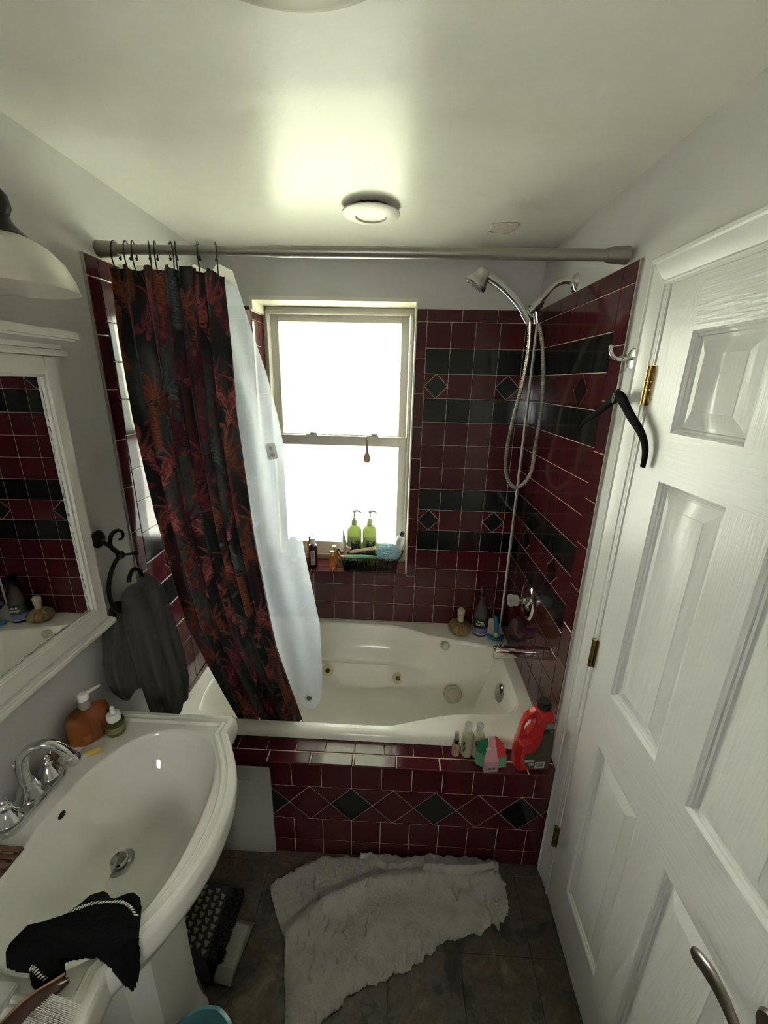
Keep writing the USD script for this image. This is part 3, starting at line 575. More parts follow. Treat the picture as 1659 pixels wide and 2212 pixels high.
# liner
LXR = [(.379, -.896), (.582, -.891), (.804, -.899), (1.035, -.934), (1.25, -.969), (1.448, -.995), (1.649, -1.026), (1.788, -1.052), (1.914, -1.075), (2.013, -1.087), (2.085, -1.091)]
LYR = [(.379, -.57), (.582, -.55), (.804, -.54), (1.448, -.54), (1.649, -.545), (1.788, -.565), (1.914, -.61), (2.013, -.655), (2.085, -.705)]
LXL = [(.44, -1.255), (.60, -1.290), (.90, -1.388), (1.2, -1.418), (1.4, -1.428), (2.085, -1.43)]
NS2, NZ2 = 240, 260
S, Tz = np.meshgrid(np.linspace(0, 1, NS2), np.linspace(0, 1, NZ2), indexing='ij')
topL = 2.086 - .012 * (1 - np.cos(2 * np.pi * 4.5 * S)) * .5
bot = .462 - .074 * np.clip((S - .3) / .7, 0, 1) + .022 * np.clip((S - .955) / .045, 0, 1) ** 2 + .008 * np.sin(S * 9)
Zl = topL + (bot - topL) * Tz
xl, xr = interp(Zl, LXL), interp(Zl, LXR) - .020 * np.clip((Tz - .96) / .04, 0, 1) ** 2
edge = np.clip((S - .40) / .60, 0, 1); edge = edge * edge * (3 - 2 * edge)
Y0_ = interp(Zl, [(.44, -.636), (.8, -.650), (1.4, -.664), (2.085, -.692)])
Yl = Y0_ * (1 - edge) + interp(Zl, LYR) * edge + (.014 * (1 - edge) + .005) * np.sin(2 * np.pi * 5.2 * S + 1.6 * np.sin(3 * Tz)) + .004 * np.sin(17 * S + 21 * Tz)
Xl = xl + (xr - xl) * S
LP = np.stack([Xl, Yl, Zl], -1)
liner = MX('liner_vinyl', {'g': ('geometry', {}), 'n': ('noise_texture', {'scale': 14, 'detail': 6, 'roughness': .65}), 'r': ('rgb_ramp', {'ramp': [(.35, (.16, .16, .16)), (.62, (.34, .34, .34)), (.75, (.9, .9, .9))]}), 'tr': ('transparent_bsdf', {'color': (.86, .90, .95)}), 'tl': ('translucent_bsdf', {'color': (.72, .78, .86)}), 'p': ('principled_bsdf', {'base_color': (.62, .68, .78), 'roughness': .25}),
    'm1': ('mix_closure', {'fac': .45}), 'm2': ('mix_closure', {}), 'mm': ('map_range', {'from_min': 0, 'from_max': 1, 'to_min': .52, 'to_max': .95})},
    [('g.position', 'n.vector'), ('n.fac', 'r.fac'), ('r.color', 'mm.value'), ('tl.BSDF', 'm1.closure1'), ('p.BSDF', 'm1.closure2'), ('mm.result', 'm2.fac'), ('tr.BSDF', 'm2.closure1'), ('m1.closure', 'm2.closure2')], 'm2.closure')
band = MX('liner_band', {'tl': ('translucent_bsdf', {'color': (.80, .80, .74)}), 'd': ('diffuse_bsdf', {'color': (.75, .75, .70)}), 'm': ('mix_closure', {'fac': .6})}, [('tl.BSDF', 'm.closure1'), ('d.BSDF', 'm.closure2')], 'm.closure')
ln = Thing('curtain_liner', 'translucent bluish plastic liner hanging inside the tub beside the palm curtain', 'curtain liner', (-1.1, -.66, .45))
ln.part('sheet', sheetmesh(LP[:, 5:]), liner, True)
ln.part('head_band', sheetmesh(LP[:, :7] + [0, -.0006, 0]), band, True, label='opaque white band along the liner head')
mg = LP[int(NS2 * .86), int(NZ2 * .966)]
ln.part('weight', cat([lathe([(0, 0), (.011, 0), (.011, .002), (0, .002)], 20, mg + [0, -.002, 0], (0, -1, 0))]), M('magnet', (.10, .11, .12), .4))
ln.part('weight_pocket', lathe([(.0112, 0), (.021, 0), (.021, .0008), (.0112, .0012)], 24, mg + [0, -.0015, 0], (0, -1, 0)), band)
cl = Thing('liner_clip', 'small white plastic clip with two round eyelets on the liner edge before the window', 'clip', (-1.05, -.556, 1.50))
FCc = Fr((-1.050, -.556, 1.527), (.985, 0, .17), (0, -1, 0), (-.17, 0, .985))
cl.part('plate', FCc.m(prism(rrect(.034, .058, .006), 0, .003)), band, 20)
for zz in (.013, -.013): cl.part('eyelet', FCc.m(man2tm(tm2man(lathe([(.0045, .003), (.009, .003), (.009, .0048), (.0045, .0048), (.0045, .003)], 24)).translate((0.001, zz, 0)))), M('eyelet_steel', (.7, .7, .7), .2, metallic=.6))

# hooks: open black wire loops over the rod
def hook_at(i, x, lean):
    base = (x, RY, 2.075)
    lab = ['black wire shower hook nearest the left end cap of the rod', 'second black wire shower hook from the left wall', 'third black wire shower hook from the left wall', 'fourth black wire shower hook from the left wall', 'fifth black wire shower hook from the left, middle of the bunch', 'sixth black wire shower hook from the left wall', 'seventh black wire shower hook from the left wall', 'second black wire shower hook from the free right end of the curtain', 'black wire shower hook at the free right end of the curtain'][i]
    if i == 0:
        t = Thing('curtain_hook', lab, 'curtain hook', base, 'black curtain hooks on the rod')
        a = np.linspace(-.35 * np.pi, 1.05 * np.pi, 26); loop = np.c_[np.zeros(26), -np.sin(a - .0) * 0, np.zeros(26)]
        pts = [(0, -.004, 2.050)] + [(0, -.012, 2.062), (0, -.022, 2.088), (0, -.0205, 2.112), (0, -.013, 2.128), (0, 0, 2.1335), (0, .012, 2.128), (0, .020, 2.114), (0, .021, 2.102), (0, .017, 2.094)]
        pts = np.array(pts) + [x, RY, 0]
        t.part('wire', tube(spline(pts, 50), .0019, 8), black); t.part('ball', ball(pts[-1], .0042, 2), black); t.part('lower_ball', ball(pts[0] + [0, -.004, -.002], .0042, 2), black)
        return t
    return dup(h0, base, lab, rotz=lean * 40 - 5)
h0 = hook_at(0, *HOOKS[0])
for i in range(1, len(HOOKS)): hook_at(i, *HOOKS[i])

# ================================================================ PEDESTAL SINK AND WHAT STANDS ON IT
YC = -1.392; SC = np.array([-1.20, YC])
half = [(-1.4315, -1.084), (-1.040, -1.084), (-1.030, -1.092), (-1.028, -1.100), (-1.031, -1.146), (-1.022, -1.160)]
bow = spline([(-1.022, -1.160), (-.994, -1.203), (-.972, -1.243), (-.956, -1.285), (-.944, -1.335), (-.940, YC), (-.944, 2 * YC + 1.335)], 60)[:52]
bow = bow[bow[:, 1] > YC]
hp_ = half + [tuple(q) for q in bow[1:]]
sinkpoly = Polygon(hp_ + [(x, 2 * YC - y) for x, y in hp_[::-1]]).buffer(0)
NA = 420
corner = [math.atan2(y - YC, x - SC[0]) for x, y in [(-1.4315, -1.084), (-1.030, -1.092), (-1.031, -1.146), (-1.4315, 2 * YC + 1.084), (-1.030, 2 * YC + 1.092), (-1.031, 2 * YC + 1.146)]]
ANG = np.sort(np.r_[np.linspace(-math.pi, math.pi, NA - 6, endpoint=False), corner])
def polar(poly):
    out = []
    for a in ANG:
        g = shapely.geometry.LineString([SC, SC + 3 * np.array([math.cos(a), math.sin(a)])]).intersection(poly); g = g if g.geom_type == 'LineString' else max(g.geoms, key=lambda k: k.length)
        out.append(max(np.linalg.norm(np.array(q) - SC) for q in g.coords))
    return np.array(out)
RO = polar(sinkpoly)
def oset(d): return polar(sinkpoly.buffer(-d, join_style=2)) if d else RO
def supere(cx, cy, a0, a1, b_, n):
    th = np.linspace(0, 2 * np.pi, 400); ca, sa = np.cos(th), np.sin(th)
    return Polygon(np.c_[cx + np.where(ca > 0, a0, a1) * np.sign(ca) * np.abs(ca) ** (2 / n), cy + b_ * np.sign(sa) * np.abs(sa) ** (2 / n)])
deck_r = oset(.040); BP = supere(-1.165, YC, .166, .172, .250, 2.35)
def bas(d, z): r_ = np.minimum(polar(BP.buffer(-d)), deck_r - .004); return r_, z
def oval(cx, a_, b_, n=2.6): return polar(supere(cx, YC, a_, a_, b_, n))
W = [(oval(-1.22, .10, .085), .60), (oval(-1.22, .13, .12), .64), (oval(-1.205, .18, .20), .70), (np.minimum(oval(-1.195, .215, .265), RO - .004), .752), (RO - .016, .776), (RO - .005, .788), (RO - .0015, .800), (RO, .812), (RO - .001, .836), (RO - .004, .845), (RO - .010, .8505), (oset(.020), .8515), (oset(.024), .8480), (oset(.027), .8475), (oset(.030), .8508), (oset(.035), .8508), (deck_r, .8440)]
W += [(bas(-.003, 0)[0], .8440), (bas(.001, 0)[0], .8425), (bas(.006, 0)[0], .836), (bas(.018, 0)[0], .806), (bas(.038, 0)[0], .770), (bas(.066, 0)[0], .735), (bas(.100, 0)[0], .712), (bas(.130, 0)[0], .702)]
def ringxy(r_, z): return np.c_[SC[0] + r_ * np.cos(ANG), SC[1] + r_ * np.sin(ANG), np.full(NA, z)]
rings = [ringxy(r_, z) for r_, z in W]
dc = np.array([-1.205, -1.384]); last = rings[-1]
for s_, z in ((.6, .698), (.3, .696), (.16, .695)): rings.append(np.c_[dc + (last[:, :2] - dc) * s_, np.full(NA, z)])
sk = Thing('pedestal_sink', 'white porcelain pedestal sink with a bowed front rim on the left wall', 'sink', (-1.2, YC, 0))
sk.part('basin', loft(rings, True, True), porcelain, 32)
pr = []
for z, wx, wy in ((0, .136, .116), (.03, .135, .115), (.06, .126, .108), (.11, .119, .103), (.30, .116, .102), (.5, .118, .104), (.60, .128, .114), (.64, .135, .12)):
    c_ = .35; pr.append([(-1.235 + wx * a, YC + wy * b_, z) for a, b_ in [(1, -1 + c_), (1, 1 - c_), (1 - c_, 1), (-1 + c_, 1), (-1, 1 - c_), (-1, -1 + c_), (-1 + c_, -1), (1 - c_, -1)]])
sk.part('pedestal', loft(pr), porcelain, 30)
sk.part('drain_flange', lathe([(.0, -.004), (.0305, -.004), (.031, .0015), (.026, .003), (.021, .001), (.0205, -.002), (0, -.002)], 36, (dc[0], dc[1], .698)), chrome_dull)
sk.part('drain_stopper', lathe([(0, 0), (.017, 0), (.0185, .004), (.0185, .009), (.016, .0115), (0, .0125)], 32, (dc[0], dc[1], .699)), chrome)
sk.part('overflow_hole', lathe([(0, -.001), (.0105, -.001), (.0105, .0008), (0, .0012)], 24, (-1.3258, -1.372, .822), (.93, 0, .37), sx=.6), M('hole_black', (.004, .004, .004), .8))
DK = .8442
fa = Thing('sink_faucet', 'chrome two handle faucet with a high arched spout on the back of the sink', 'faucet', (-1.40, -1.362, DK))
fa.part('base_plate', cat([man2tm(tm2man(prism(rrect(.058, .168, .027), 0, .010)).translate((-1.398, -1.362, DK - .001))), man2tm(tm2man(prism(rrect(.052, .162, .025), .0, .016)).translate((-1.398, -1.362, DK - .001)))]), chrome, 25)
FX, FY_ = -1.402, -1.358
fa.part('spout_base', lathe([(0, 0), (.026, 0), (.026, .004), (.022, .010), (.0215, .020), (.017, .026), (.0155, .040), (.0150, .042), (0, .042)], 32, (FX, FY_, DK + .014)), chrome)
arch = spline([(FX, FY_, DK + .05), (FX + .001, FY_ + .001, DK + .10), (FX + .018, FY_ + .010, DK + .136), (FX + .046, FY_ + .024, DK + .140), (FX + .070, FY_ + .036, DK + .112), (FX + .083, FY_ + .042, DK + .078)], 40)
fa.part('spout', tube(arch, np.interp(np.linspace(0, 1, 40), [0, .1, .5, 1], [.0125, .011, .0115, .0125]), 18), chrome)
tipd = arch[-1] - arch[-2]; fa.part('aerator', lathe([(0, -.014), (.0135, -.014), (.0145, -.010), (.0145, .006), (.012, .009), (.009, .007), (0, .007)], 24, arch[-1], tipd), chrome)
for s in (-1, 1):
    hpos = np.array([FX, FY_ + s * .0545, DK + .014])
    h = fa.part('handle', lathe([(0, 0), (.025, 0), (.025, .004), (.021, .009), (.020, .016), (.014, .022), (.011, .030), (.0125, .034), (.011, .040), (.0065, .045), (0, .047)], 32, hpos), chrome)
    fa.part('lever', cat([tube(spline([hpos + [0, 0, .034], hpos + [-.012, s * .022, .040], hpos + [-.018, s * .046, .046]], 14), np.linspace(.006, .0042, 14), 12), ball(hpos + [0, 0, .05], .0085, 2)]), chrome, parent=h)
fa.part('lift_rod', cat([tube([(FX - .022, FY_ + .004, DK + .01), (FX - .022, FY_ + .004, DK + .095)], .0026, 8), lathe([(0, 0), (.006, 0), (.0065, .008), (.004, .014), (0, .015)], 16, (FX - .022, FY_ + .004, DK + .093))]), chrome)

# amber soap pump and green dropper bottle
def glass(name, col, rough=.08, tw=.75): return M(name, col, rough, transmission_weight=tw, ior=1.42)
def bodyoval(at, prof, sx, sy, rot, n=40):
    t = lathe(prof, n, (0, 0, 0), sx=sx, sy=sy); t.apply_transform(trimesh.transformations.rotation_matrix(rot, [0, 0, 1])); t.apply_translation(at); return t
so = Thing('soap_bottle', 'large oval amber hand soap bottle with white pump behind the sink faucet', 'soap bottle', (-1.395, -1.180, DK))
SP = np.array([-1.393, -1.178, DK])
so.part('bottle', bodyoval(SP, [(0, .0), (.044, 0), (.0485, .004), (.050, .012), (.050, .072), (.047, .084), (.036, .092), (.018, .096), (.014, .100), (0, .100)], 1, .62, 1.0), M('amber_soap', (.42, .115, .018), .07, transmission_weight=.45, ior=1.4, coat_weight=.4), 40)
FSo = Fr(SP + np.array([.0, 0, 0]), (math.cos(1.0 ), math.sin(1.0), 0), (math.sin(1.0), -math.cos(1.0), 0))
for a0, w_, z0_, z1_ in ((-.018, .016, .012, .034), (.006, .018, .018, .062)): so.part('label', FSo.m(trimesh.creation.box(bounds=[(a0 - w_ / 2, z0_, .0309), (a0 + w_ / 2, z1_, .0318)])), M('soap_label', (.30, .10, .03), .5), False)
so.part('collar', lathe([(0, .096), (.0135, .096), (.014, .100), (.014, .118), (.0115, .121), (0, .121)], 28, SP), M('pump_grey', (.30, .29, .26), .4))
so.part('pump', cat([lathe([(0, .119), (.0115, .119), (.0125, .123), (.0125, .134), (.010, .139), (0, .140)], 28, SP), tube(SP + np.array([(0, 0, .133), (.010, .018, .136), (.018, .038, .134)]), [.0055, .0048, .0038], 12)]), whitep)
dp = Thing('dropper_bottle', 'small green glass dropper bottle with white cap beside the amber soap', 'dropper bottle', (-1.337, -1.160, DK))
DP = np.array([-1.337, -1.160, DK])
dp.part('bottle', lathe([(0, 0), (.0215, 0), (.0235, .003), (.0235, .036), (.021, .041), (.0125, .044), (0, .044)], 36, DP), M('olive_glass', (.085, .095, .012), .08, transmission_weight=.35, coat_weight=.5))
dp.part('label', lathe([(.0237, .012), (.0239, .012), (.0239, .030), (.0237, .030)], 36, DP), M('olive_label', (.16, .16, .06), .5))
dp.part('cap', lathe([(0, .043), (.0165, .043), (.017, .046), (.017, .060), (.015, .063), (.0065, .064), (.0065, .066), (.0060, .081), (.004, .085), (0, .086)], 32, DP), whitep)
yt = Thing('cosmetic_brush', 'thin brush with bright yellow tip lying on the sink deck below the faucet', 'brush', (-1.36, -1.245, DK))
b0_, b1_ = np.array([-1.388, -1.262, DK + .0075]), np.array([-1.336, -1.222, DK + .0075])
yt.part('tube', tube([b0_, b0_ + (b1_ - b0_) * .55], .0068, 14), M('ferrule_clear', (.55, .52, .46), .25))
yt.part('tip', tube([b0_ + (b1_ - b0_) * .55, b0_ + (b1_ - b0_) * .62, b1_], [.007, .0076, .0074], 14), M('yellow_tip', (.52, .38, .05), .5))
wd_ = M('dish_wood', (.16, .085, .045), .6, var=((.09, .045, .025), 40, .4, .7))
sd = Thing('soap_dish', 'brown slatted wooden soap dish at the wall end of the sink', 'soap dish', (-1.37, -1.50, DK))
for k in range(5): sd.part('slat', bx(-1.405, -1.325, -1.53 + k * .0145, -1.5205 + k * .0145, DK + .008, DK + .014, .001), wd_, 20)
for xx in (-1.398, -1.334): sd.part('runner', bx(xx - .005, xx + .005, -1.532, -1.460, DK, DK + .008, .001), wd_, 20)

# black face towel thrown over the near rim
tow = Polygon([(-1.11, -1.529), (-1.102, -1.531), (-1.09, -1.538), (-1.08, -1.538), (-1.066, -1.531), (-1.052, -1.528), (-1.038, -1.535), (-1.027, -1.549), (-1.012, -1.579), (-1.000, -1.602), (-.999, -1.617), (-1.004, -1.628), (-1.023, -1.63), (-1.058, -1.617), (-1.08, -1.619), (-1.102, -1.623), (-1.108, -1.627), (-1.096, -1.639), (-1.091, -1.649), (-1.102, -1.659), (-1.117, -1.663), (-1.137, -1.655), (-1.155, -1.64), (-1.177, -1.64), (-1.195, -1.637), (-1.212, -1.621), (-1.215, -1.61), (-1.21, -1.597), (-1.204, -1.585), (-1.182, -1.579), (-1.157, -1.568), (-1.136, -1.551), (-1.126, -1.537)])
def sdist(poly, x, y):
    p = shapely.points(x, y); d = shapely.distance(poly, p); e = shapely.distance(poly.exterior, p); return np.where(d > 0, d, -e)
def tow_top(x, y):
    d = np.clip(sdist(sinkpoly, x, y) + .002, 0, None); f = .010 * fbm(np.stack([x * 22, y * 22, x * 0], -1), 3, 4) + .006 * np.sin((x * .5 + y) * 95 + 1) * .5
    ed = np.clip(-sdist(tow, x, y) / .010, 0, 1)
    return .8525 + (.004 + .012 * ed ** .5) + f * ed - 3.2 * d + .0016 * noise(np.stack([x * 600, y * 600, x], -1), 1)
def tow_bot(x, y): return .8525 - 3.2 * np.clip(sdist(sinkpoly, x, y) + .002, 0, None)
ft = Thing('face_towel', 'black terry face towel with a white stitched stripe draped over the sink rim', 'towel', (-1.11, -1.59, .8525))
ft.part('cloth', heightsheet(tow, .0016, tow_top, tow_bot), M('black_terry', (.0055, .006, .0065), .95, bump=(900, .6, .002), specular_ior_level=.1), True)
def stitch(pts, n, L=.0042):
    P = spline(pts, n); out = []
    tt = np.gradient(P, axis=0); tt /= np.linalg.norm(tt, axis=1)[:, None]
    for p, t_ in zip(P, tt):
        n_ = np.array([-t_[1], t_[0]]) * .6 + t_ * .5; q = np.array([p - n_ * L, p, p + n_ * L]); z = tow_top(q[:, 0], q[:, 1]) + .0012
        out.append(tube(np.c_[q, z], [.0006, .0014, .0006], 6))
    return cat(out)
stm = M('stitch_white', (.62, .58, .50), .8)
ft.part('stitch_row', stitch([(-1.172, -1.5775), (-1.152, -1.572), (-1.133, -1.566), (-1.113, -1.56), (-1.092, -1.554), (-1.072, -1.549), (-1.061, -1.5485)], 24), stm)
ft.part('stitch_row', stitch([(-1.058, -1.5495), (-1.047, -1.553), (-1.035, -1.559), (-1.025, -1.564)], 8), stm)
ft.part('stitch_row', stitch([(-1.150, -1.640), (-1.136, -1.645), (-1.125, -1.650), (-1.114, -1.653)], 8), stm)
# hairbrush and pill organiser at the near end
hb = Thing('hairbrush', 'dark bronze hairbrush with white bristles at the near end of the sink', 'hairbrush', (-1.11, -1.69, .852))
hbp = spline([(-1.080, -1.650, .866), (-1.092, -1.666, .874), (-1.106, -1.682, .879), (-1.120, -1.702, .878), (-1.136, -1.724, .872)], 30)
hb.part('back', tube(hbp, np.interp(np.linspace(0, 1, 30), [0, .15, .6, 1], [.004, .010, .013, .012]), 14, flat=(.55, 1.0)), M('brush_bronze', (.065, .032, .026), .25, metallic=.4))
hb.part('rim', tube(hbp + [-.008, .004, .005], .0022, 8), M('brush_copper', (.50, .30, .20), .3, metallic=.8))
pins = []
for k in range(26):
    for j in range(7):
        p0 = hbp[8] + (hbp[27] - hbp[8]) * (k / 25) + np.array([.010, -.003, 0]) ; p1 = p0 + np.array([.046 + .004 * ((j + k) % 3), -.010, -.012 + .004 * j]); p0 = p0 + [0, 0, -.008 + .0022 * j]; pins.append(tube([p0, p1], .00045, 4))
hb.part('bristles', cat(pins), M('bristle_white', (.62, .60, .55), .5), False, kind='stuff')
po = Thing('pill_organizer', 'pale clear plastic pill organizer at the near wall corner of the sink', 'pill box', (-1.19, -1.665, DK))
po.part('tray', bx(-1.292, -1.160, -1.699, -1.652, DK, DK + .012, .002), M('pill_clear', (.62, .62, .57), .2, transmission_weight=.3), 20)
for k in range(4): po.part('lid', bx(-1.290 + k * .033, -1.290 + k * .033 + .0305, -1.697, -1.654, DK + .0122, DK + .018, .002), MATS['pill_clear'], 20)

# ================================================================ LEFT WALL: CABINET, SCONCE, TOWEL RING
CXF, CXM = -1.335, -1.347; CY0, CY1, CZ0, CZ1 = -1.108, -1.70, 1.170, 1.812
WB = -1.4335
ROT = trimesh.transformations.rotation_matrix(.0267, [0, 0, 1], [-1.347, -1.2, 0])
def rot(t): t = t.copy(); t.apply_transform(ROT); return t
cab_white = M('cabinet_paint', (.60, .585, .53), .35, bump=(60, .08, .001))
mc = Thing('medicine_cabinet', 'white framed mirror cabinet with crown moulding above the sink', 'mirror cabinet', (-1.38, -1.4, 1.14))
mc.part('box', rot(bx(WB + .004, CXM - .006, CY1 + .004, CY0 - .006, CZ0 + .004, CZ1, 0)), cab_white, False)
mc.part('door_frame', rot(cat([bx(CXM - .006, CXF, CY0 - .034, CY0, CZ0, CZ1, .002), bx(CXM - .006, CXF, CY1, CY1 + .034, CZ0, CZ1, .002), bx(CXM - .006, CXF, CY1 + .033, CY0 - .033, CZ1 - .037, CZ1, .002), bx(CXM - .006, CXF, CY1 + .033, CY0 - .033, CZ0, CZ0 + .040, .002)])), cab_white, 20)
mc.part('inner_bead', rot(cat([bx(CXM - .004, CXF - .005, CY0 - .0395, CY0 - .033, CZ0 + .034, CZ1 - .034), bx(CXM - .004, CXF - .005, CY1 + .034, CY0 - .034, CZ1 - .0425, CZ1 - .036), bx(CXM - .004, CXF - .005, CY1 + .034, CY0 - .034, CZ0 + .039, CZ0 + .0445)])), cab_white, 20)
mc.part('mirror', rot(bx(CXM - .005, CXM, CY1 + .03, CY0 - .032, CZ0 + .037, CZ1 - .036)), M('mirror_glass', (.78, .80, .79), .012, metallic=1), False)
spots = M('desilvered', (.10, .13, .13), .6); rs = np.random.RandomState(4); sp_ = []
for k in range(60):
    y_ = CY0 - .0395 - rs.uniform(0, 1) ** 3 * .006; z_ = CZ0 + .045 + rs.uniform(0, .54); sp_.append(hull([(CXM + e, y_ + rs.uniform(-.0016, .0016), z_ + rs.uniform(-.007, .007)) for e in (-.0005, .0003) for _ in range(4)]))
for k in range(80):
    z_ = CZ0 + .0445 + rs.uniform(0, 1) ** 3 * .005; y_ = CY0 - .04 - rs.uniform(0, .5); sp_.append(hull([(CXM + e, y_ + rs.uniform(-.010, .010), z_ + rs.uniform(-.0016, .0016)) for e in (-.0005, .0003) for _ in range(4)]))
mc.part('edge_wear', rot(cat(sp_)), spots, False, label='dark desilvered flecks along the mirror edge')
crown = [(WB + .004, 1.8125), (-1.322, 1.8125), (-1.320, 1.818), (-1.322, 1.824), (-1.328, 1.826), (-1.326, 1.835), (-1.314, 1.842), (-1.308, 1.844), (-1.307, 1.848), (-1.302, 1.849), (-1.302, 1.864), (WB + .004, 1.865)]
mc.part('crown', rot(loft([[(x, yv + (max(x, CXF) - CXF) * (1. if yv > -1.3 else -1.), z) for x, z in crown] for yv in (CY0 + .004, CY1)])), cab_white, 25)
mc.part('lower_ledge', rot(cat([bx(WB + .004, -1.322, CY1 - .01, CY0 + .012, 1.150, 1.164, .003), bx(WB + .004, -1.328, CY1 - .005, CY0 + .006, 1.1635, 1.1695)])), cab_white, 20)
sc_ = Thing('wall_sconce', 'dark bronze wall lamp with a frosted bell shade above the mirror cabinet', 'wall lamp', (-1.31, -1.215, 1.92))
SX, SY = -1.312, -1.212
sc_.part('shade', lathe([(.028, .088), (.045, .084), (.070, .070), (.090, .048), (.102, .022), (.107, .004), (.108, 0), (.105, .0), (.100, .020), (.088, .046), (.068, .067), (.044, .081), (.028, .085)], 48, (SX, SY, 1.924)), M('shade_glass', (.66, .63, .52), .3, transmission_weight=.25, ior=1.3))
sc_.part('fitter', lathe([(0, .128), (.016, .128), (.020, .118), (.026, .104), (.040, .090), (.046, .084), (.044, .082), (0, .084)], 32, (SX, SY, 1.924)), bronze)
sc_.part('arm', tube(spline([(-1.428, SY, 2.045), (-1.395, SY, 2.045), (-1.350, SY, 2.085), (-1.318, SY, 2.083), (SX, SY, 2.050)], 26), .011, 14), bronze)
sc_.part('finial', ball((SX, SY + .004, 2.066), .024, 3, (1, 1, 1.15)) if False else lathe([(0, -.022), (.022, -.020), (.027, -.008), (.025, .010), (.014, .024), (0, .028)], 28, (SX, SY, 2.062)), bronze)
sc_.part('wall_plate', lathe([(0, 0), (.055, 0), (.055, .006), (.045, .014), (.02, .018), (0, .018)], 32, (-1.4395, SY, 2.045), (1, .03, 0)), bronze)
trg = Thing('towel_ring', 'black wrought iron towel ring with a scrolled top beside the mirror cabinet', 'towel ring', (-1.40, -.97, 1.2))
RX = -1.372
trg.part('wall_plate', lathe([(0, 0), (.024, 0), (.026, .006), (.020, .013), (.010, .016), (0, .016)], 28, (-1.4478, -.958, 1.327), (1, .03, 0)), bronze)
trg.part('post', tube([(-1.434, -.960, 1.322), (-1.40, -.966, 1.306), (RX, -.975, 1.291)], .006, 12), bronze)
trg.part('scroll', tube(spline([(RX, -.975, 1.290), (RX, -.998, 1.312), (RX, -1.008, 1.335), (RX, -.998, 1.356), (RX, -.976, 1.362), (RX, -.957, 1.354), (RX, -.952, 1.339), (RX, -.962, 1.332), (RX, -.970, 1.334)], 50), np.r_[np.full(30, .0056), np.linspace(.0056, .003, 20)], 12), bronze)
trg.part('ring', tube(spline([(RX, -.978, 1.286), (RX, -1.012, 1.270), (RX, -1.038, 1.235), (RX, -1.047, 1.195), (RX, -1.035, 1.150), (RX, -1.000, 1.118), (RX, -.955, 1.112), (RX, -.918, 1.135), (RX, -.900, 1.170), (RX, -.908, 1.208), (RX, -.932, 1.224), (RX, -.952, 1.214), (RX, -.960, 1.196)], 80), .0056, 12), bronze)
trg.part('joint', cat([ball((RX, -.976, 1.289), .012, 2), tube([(RX, -.970, 1.287), (RX, -.915, 1.268)], .004, 8), ball((RX, -.912, 1.267), .0085, 2)]), bronze)
terry = M('grey_terry', (.046, .044, .041), .95, bump=(500, .5, .002), sheen_weight=.15)
ht = Thing('hand_towel', 'dark grey hand towel hanging in folds through the black towel ring', 'towel', (-1.375, -.95, .68))
def drape(spec, seed, n=150):
    a = np.linspace(0, 2 * np.pi, n, endpoint=False); rg = []
    for z, cx, cy, wx, wy, fold in spec:
        k = np.cos(5 * a + seed + 2 * z) * fold + np.cos(9 * a + 2.3 * seed - 3 * z) * fold * .5
        rg.append(np.c_[cx + (wx * (1 + k)) * np.cos(a), cy + (wy * (1 + k * .5)) * np.sign(np.sin(a)) * np.abs(np.sin(a)) ** .8, np.full(n, z) + .008 * np.sin(3 * a + seed)])
    t = loft(rg[::-1]); t.vertices += .0015 * (noise(t.vertices * 500, 3)[:, None] - .5) * t.vertex_normals; return t
def dense(spec, m=60): s_ = np.array(spec); zz = np.linspace(s_[0, 0], s_[-1, 0], m); return [[z] + [np.interp(-z, -s_[:, 0], s_[:, q]) for q in range(1, 6)] for z in zz]
ht.part('front_fold', drape(dense([(1.182, -1.366, -.93, .008, .050, .05), (1.172, -1.362, -.935, .020, .072, .10), (1.12, -1.358, -.93, .030, .082, .16), (1.0, -1.355, -.920, .036, .086, .18), (.86, -1.353, -.905, .040, .090, .18), (.74, -1.352, -.895, .041, .086, .16), (.668, -1.352, -.900, .038, .072, .12)]), .6), terry, True)
ht.part('back_fold', drape(dense([(1.150, -1.385, -.992, .010, .030, .05), (1.10, -1.392, -1.005, .022, .050, .14), (.98, -1.395, -1.020, .028, .056, .16), (.885, -1.397, -1.016, .030, .050, .14), (.845, -1.397, -1.010, .024, .034, .10)]), 2.1), terry, True)
single('paper_note', FL.m(trimesh.creation.box(bounds=[(.74, .50, .012), (.80, .585, .0135)])), M('note_paper', (.55, .53, .48), .7), 'small white paper card standing on the tub edge behind the sink', 'card', False)

# ================================================================ CEILING FITTINGS
LX, LY = -.707, -.478
rc = Thing('recessed_light', 'round white recessed ceiling light with frosted lens hanging slightly loose', 'ceiling light', (LX, LY, 2.27))
rc.part('trim_ring', lathe([(.047, .004), (.050, .0), (.080, .003), (.0925, .008), (.0935, .0105), (.090, .012), (.047, .012)], 56, (LX, LY, 2.2775)), M('light_trim', (.72, .70, .62), .4))
rc.part('lens', lathe([(0, .003), (.030, .0025), (.047, .0045), (.047, .011), (0, .011)], 48, (LX, LY, 2.2775)), M('light_lens', (.70, .69, .62), .35))
rc.part('can', lathe([(.047, .012), (.066, .012), (.066, .0253), (.047, .0253)], 40, (LX, LY, 2.2775)), M('can_black', (.02, .02, .02), .7))
tor = Polygon([(-.297, -.288), (-.299, -.361), (-.275, -.366), (-.25, -.372), (-.232, -.368), (-.215, -.372), (-.199, -.345), (-.203, -.318), (-.207, -.294), (-.221, -.262), (-.242, -.264), (-.272, -.276)])
pt = Thing('ceiling_tear', 'small torn patch of peeling ceiling paper beside the recessed light', 'torn patch', (-.25, -.32, 2.29))
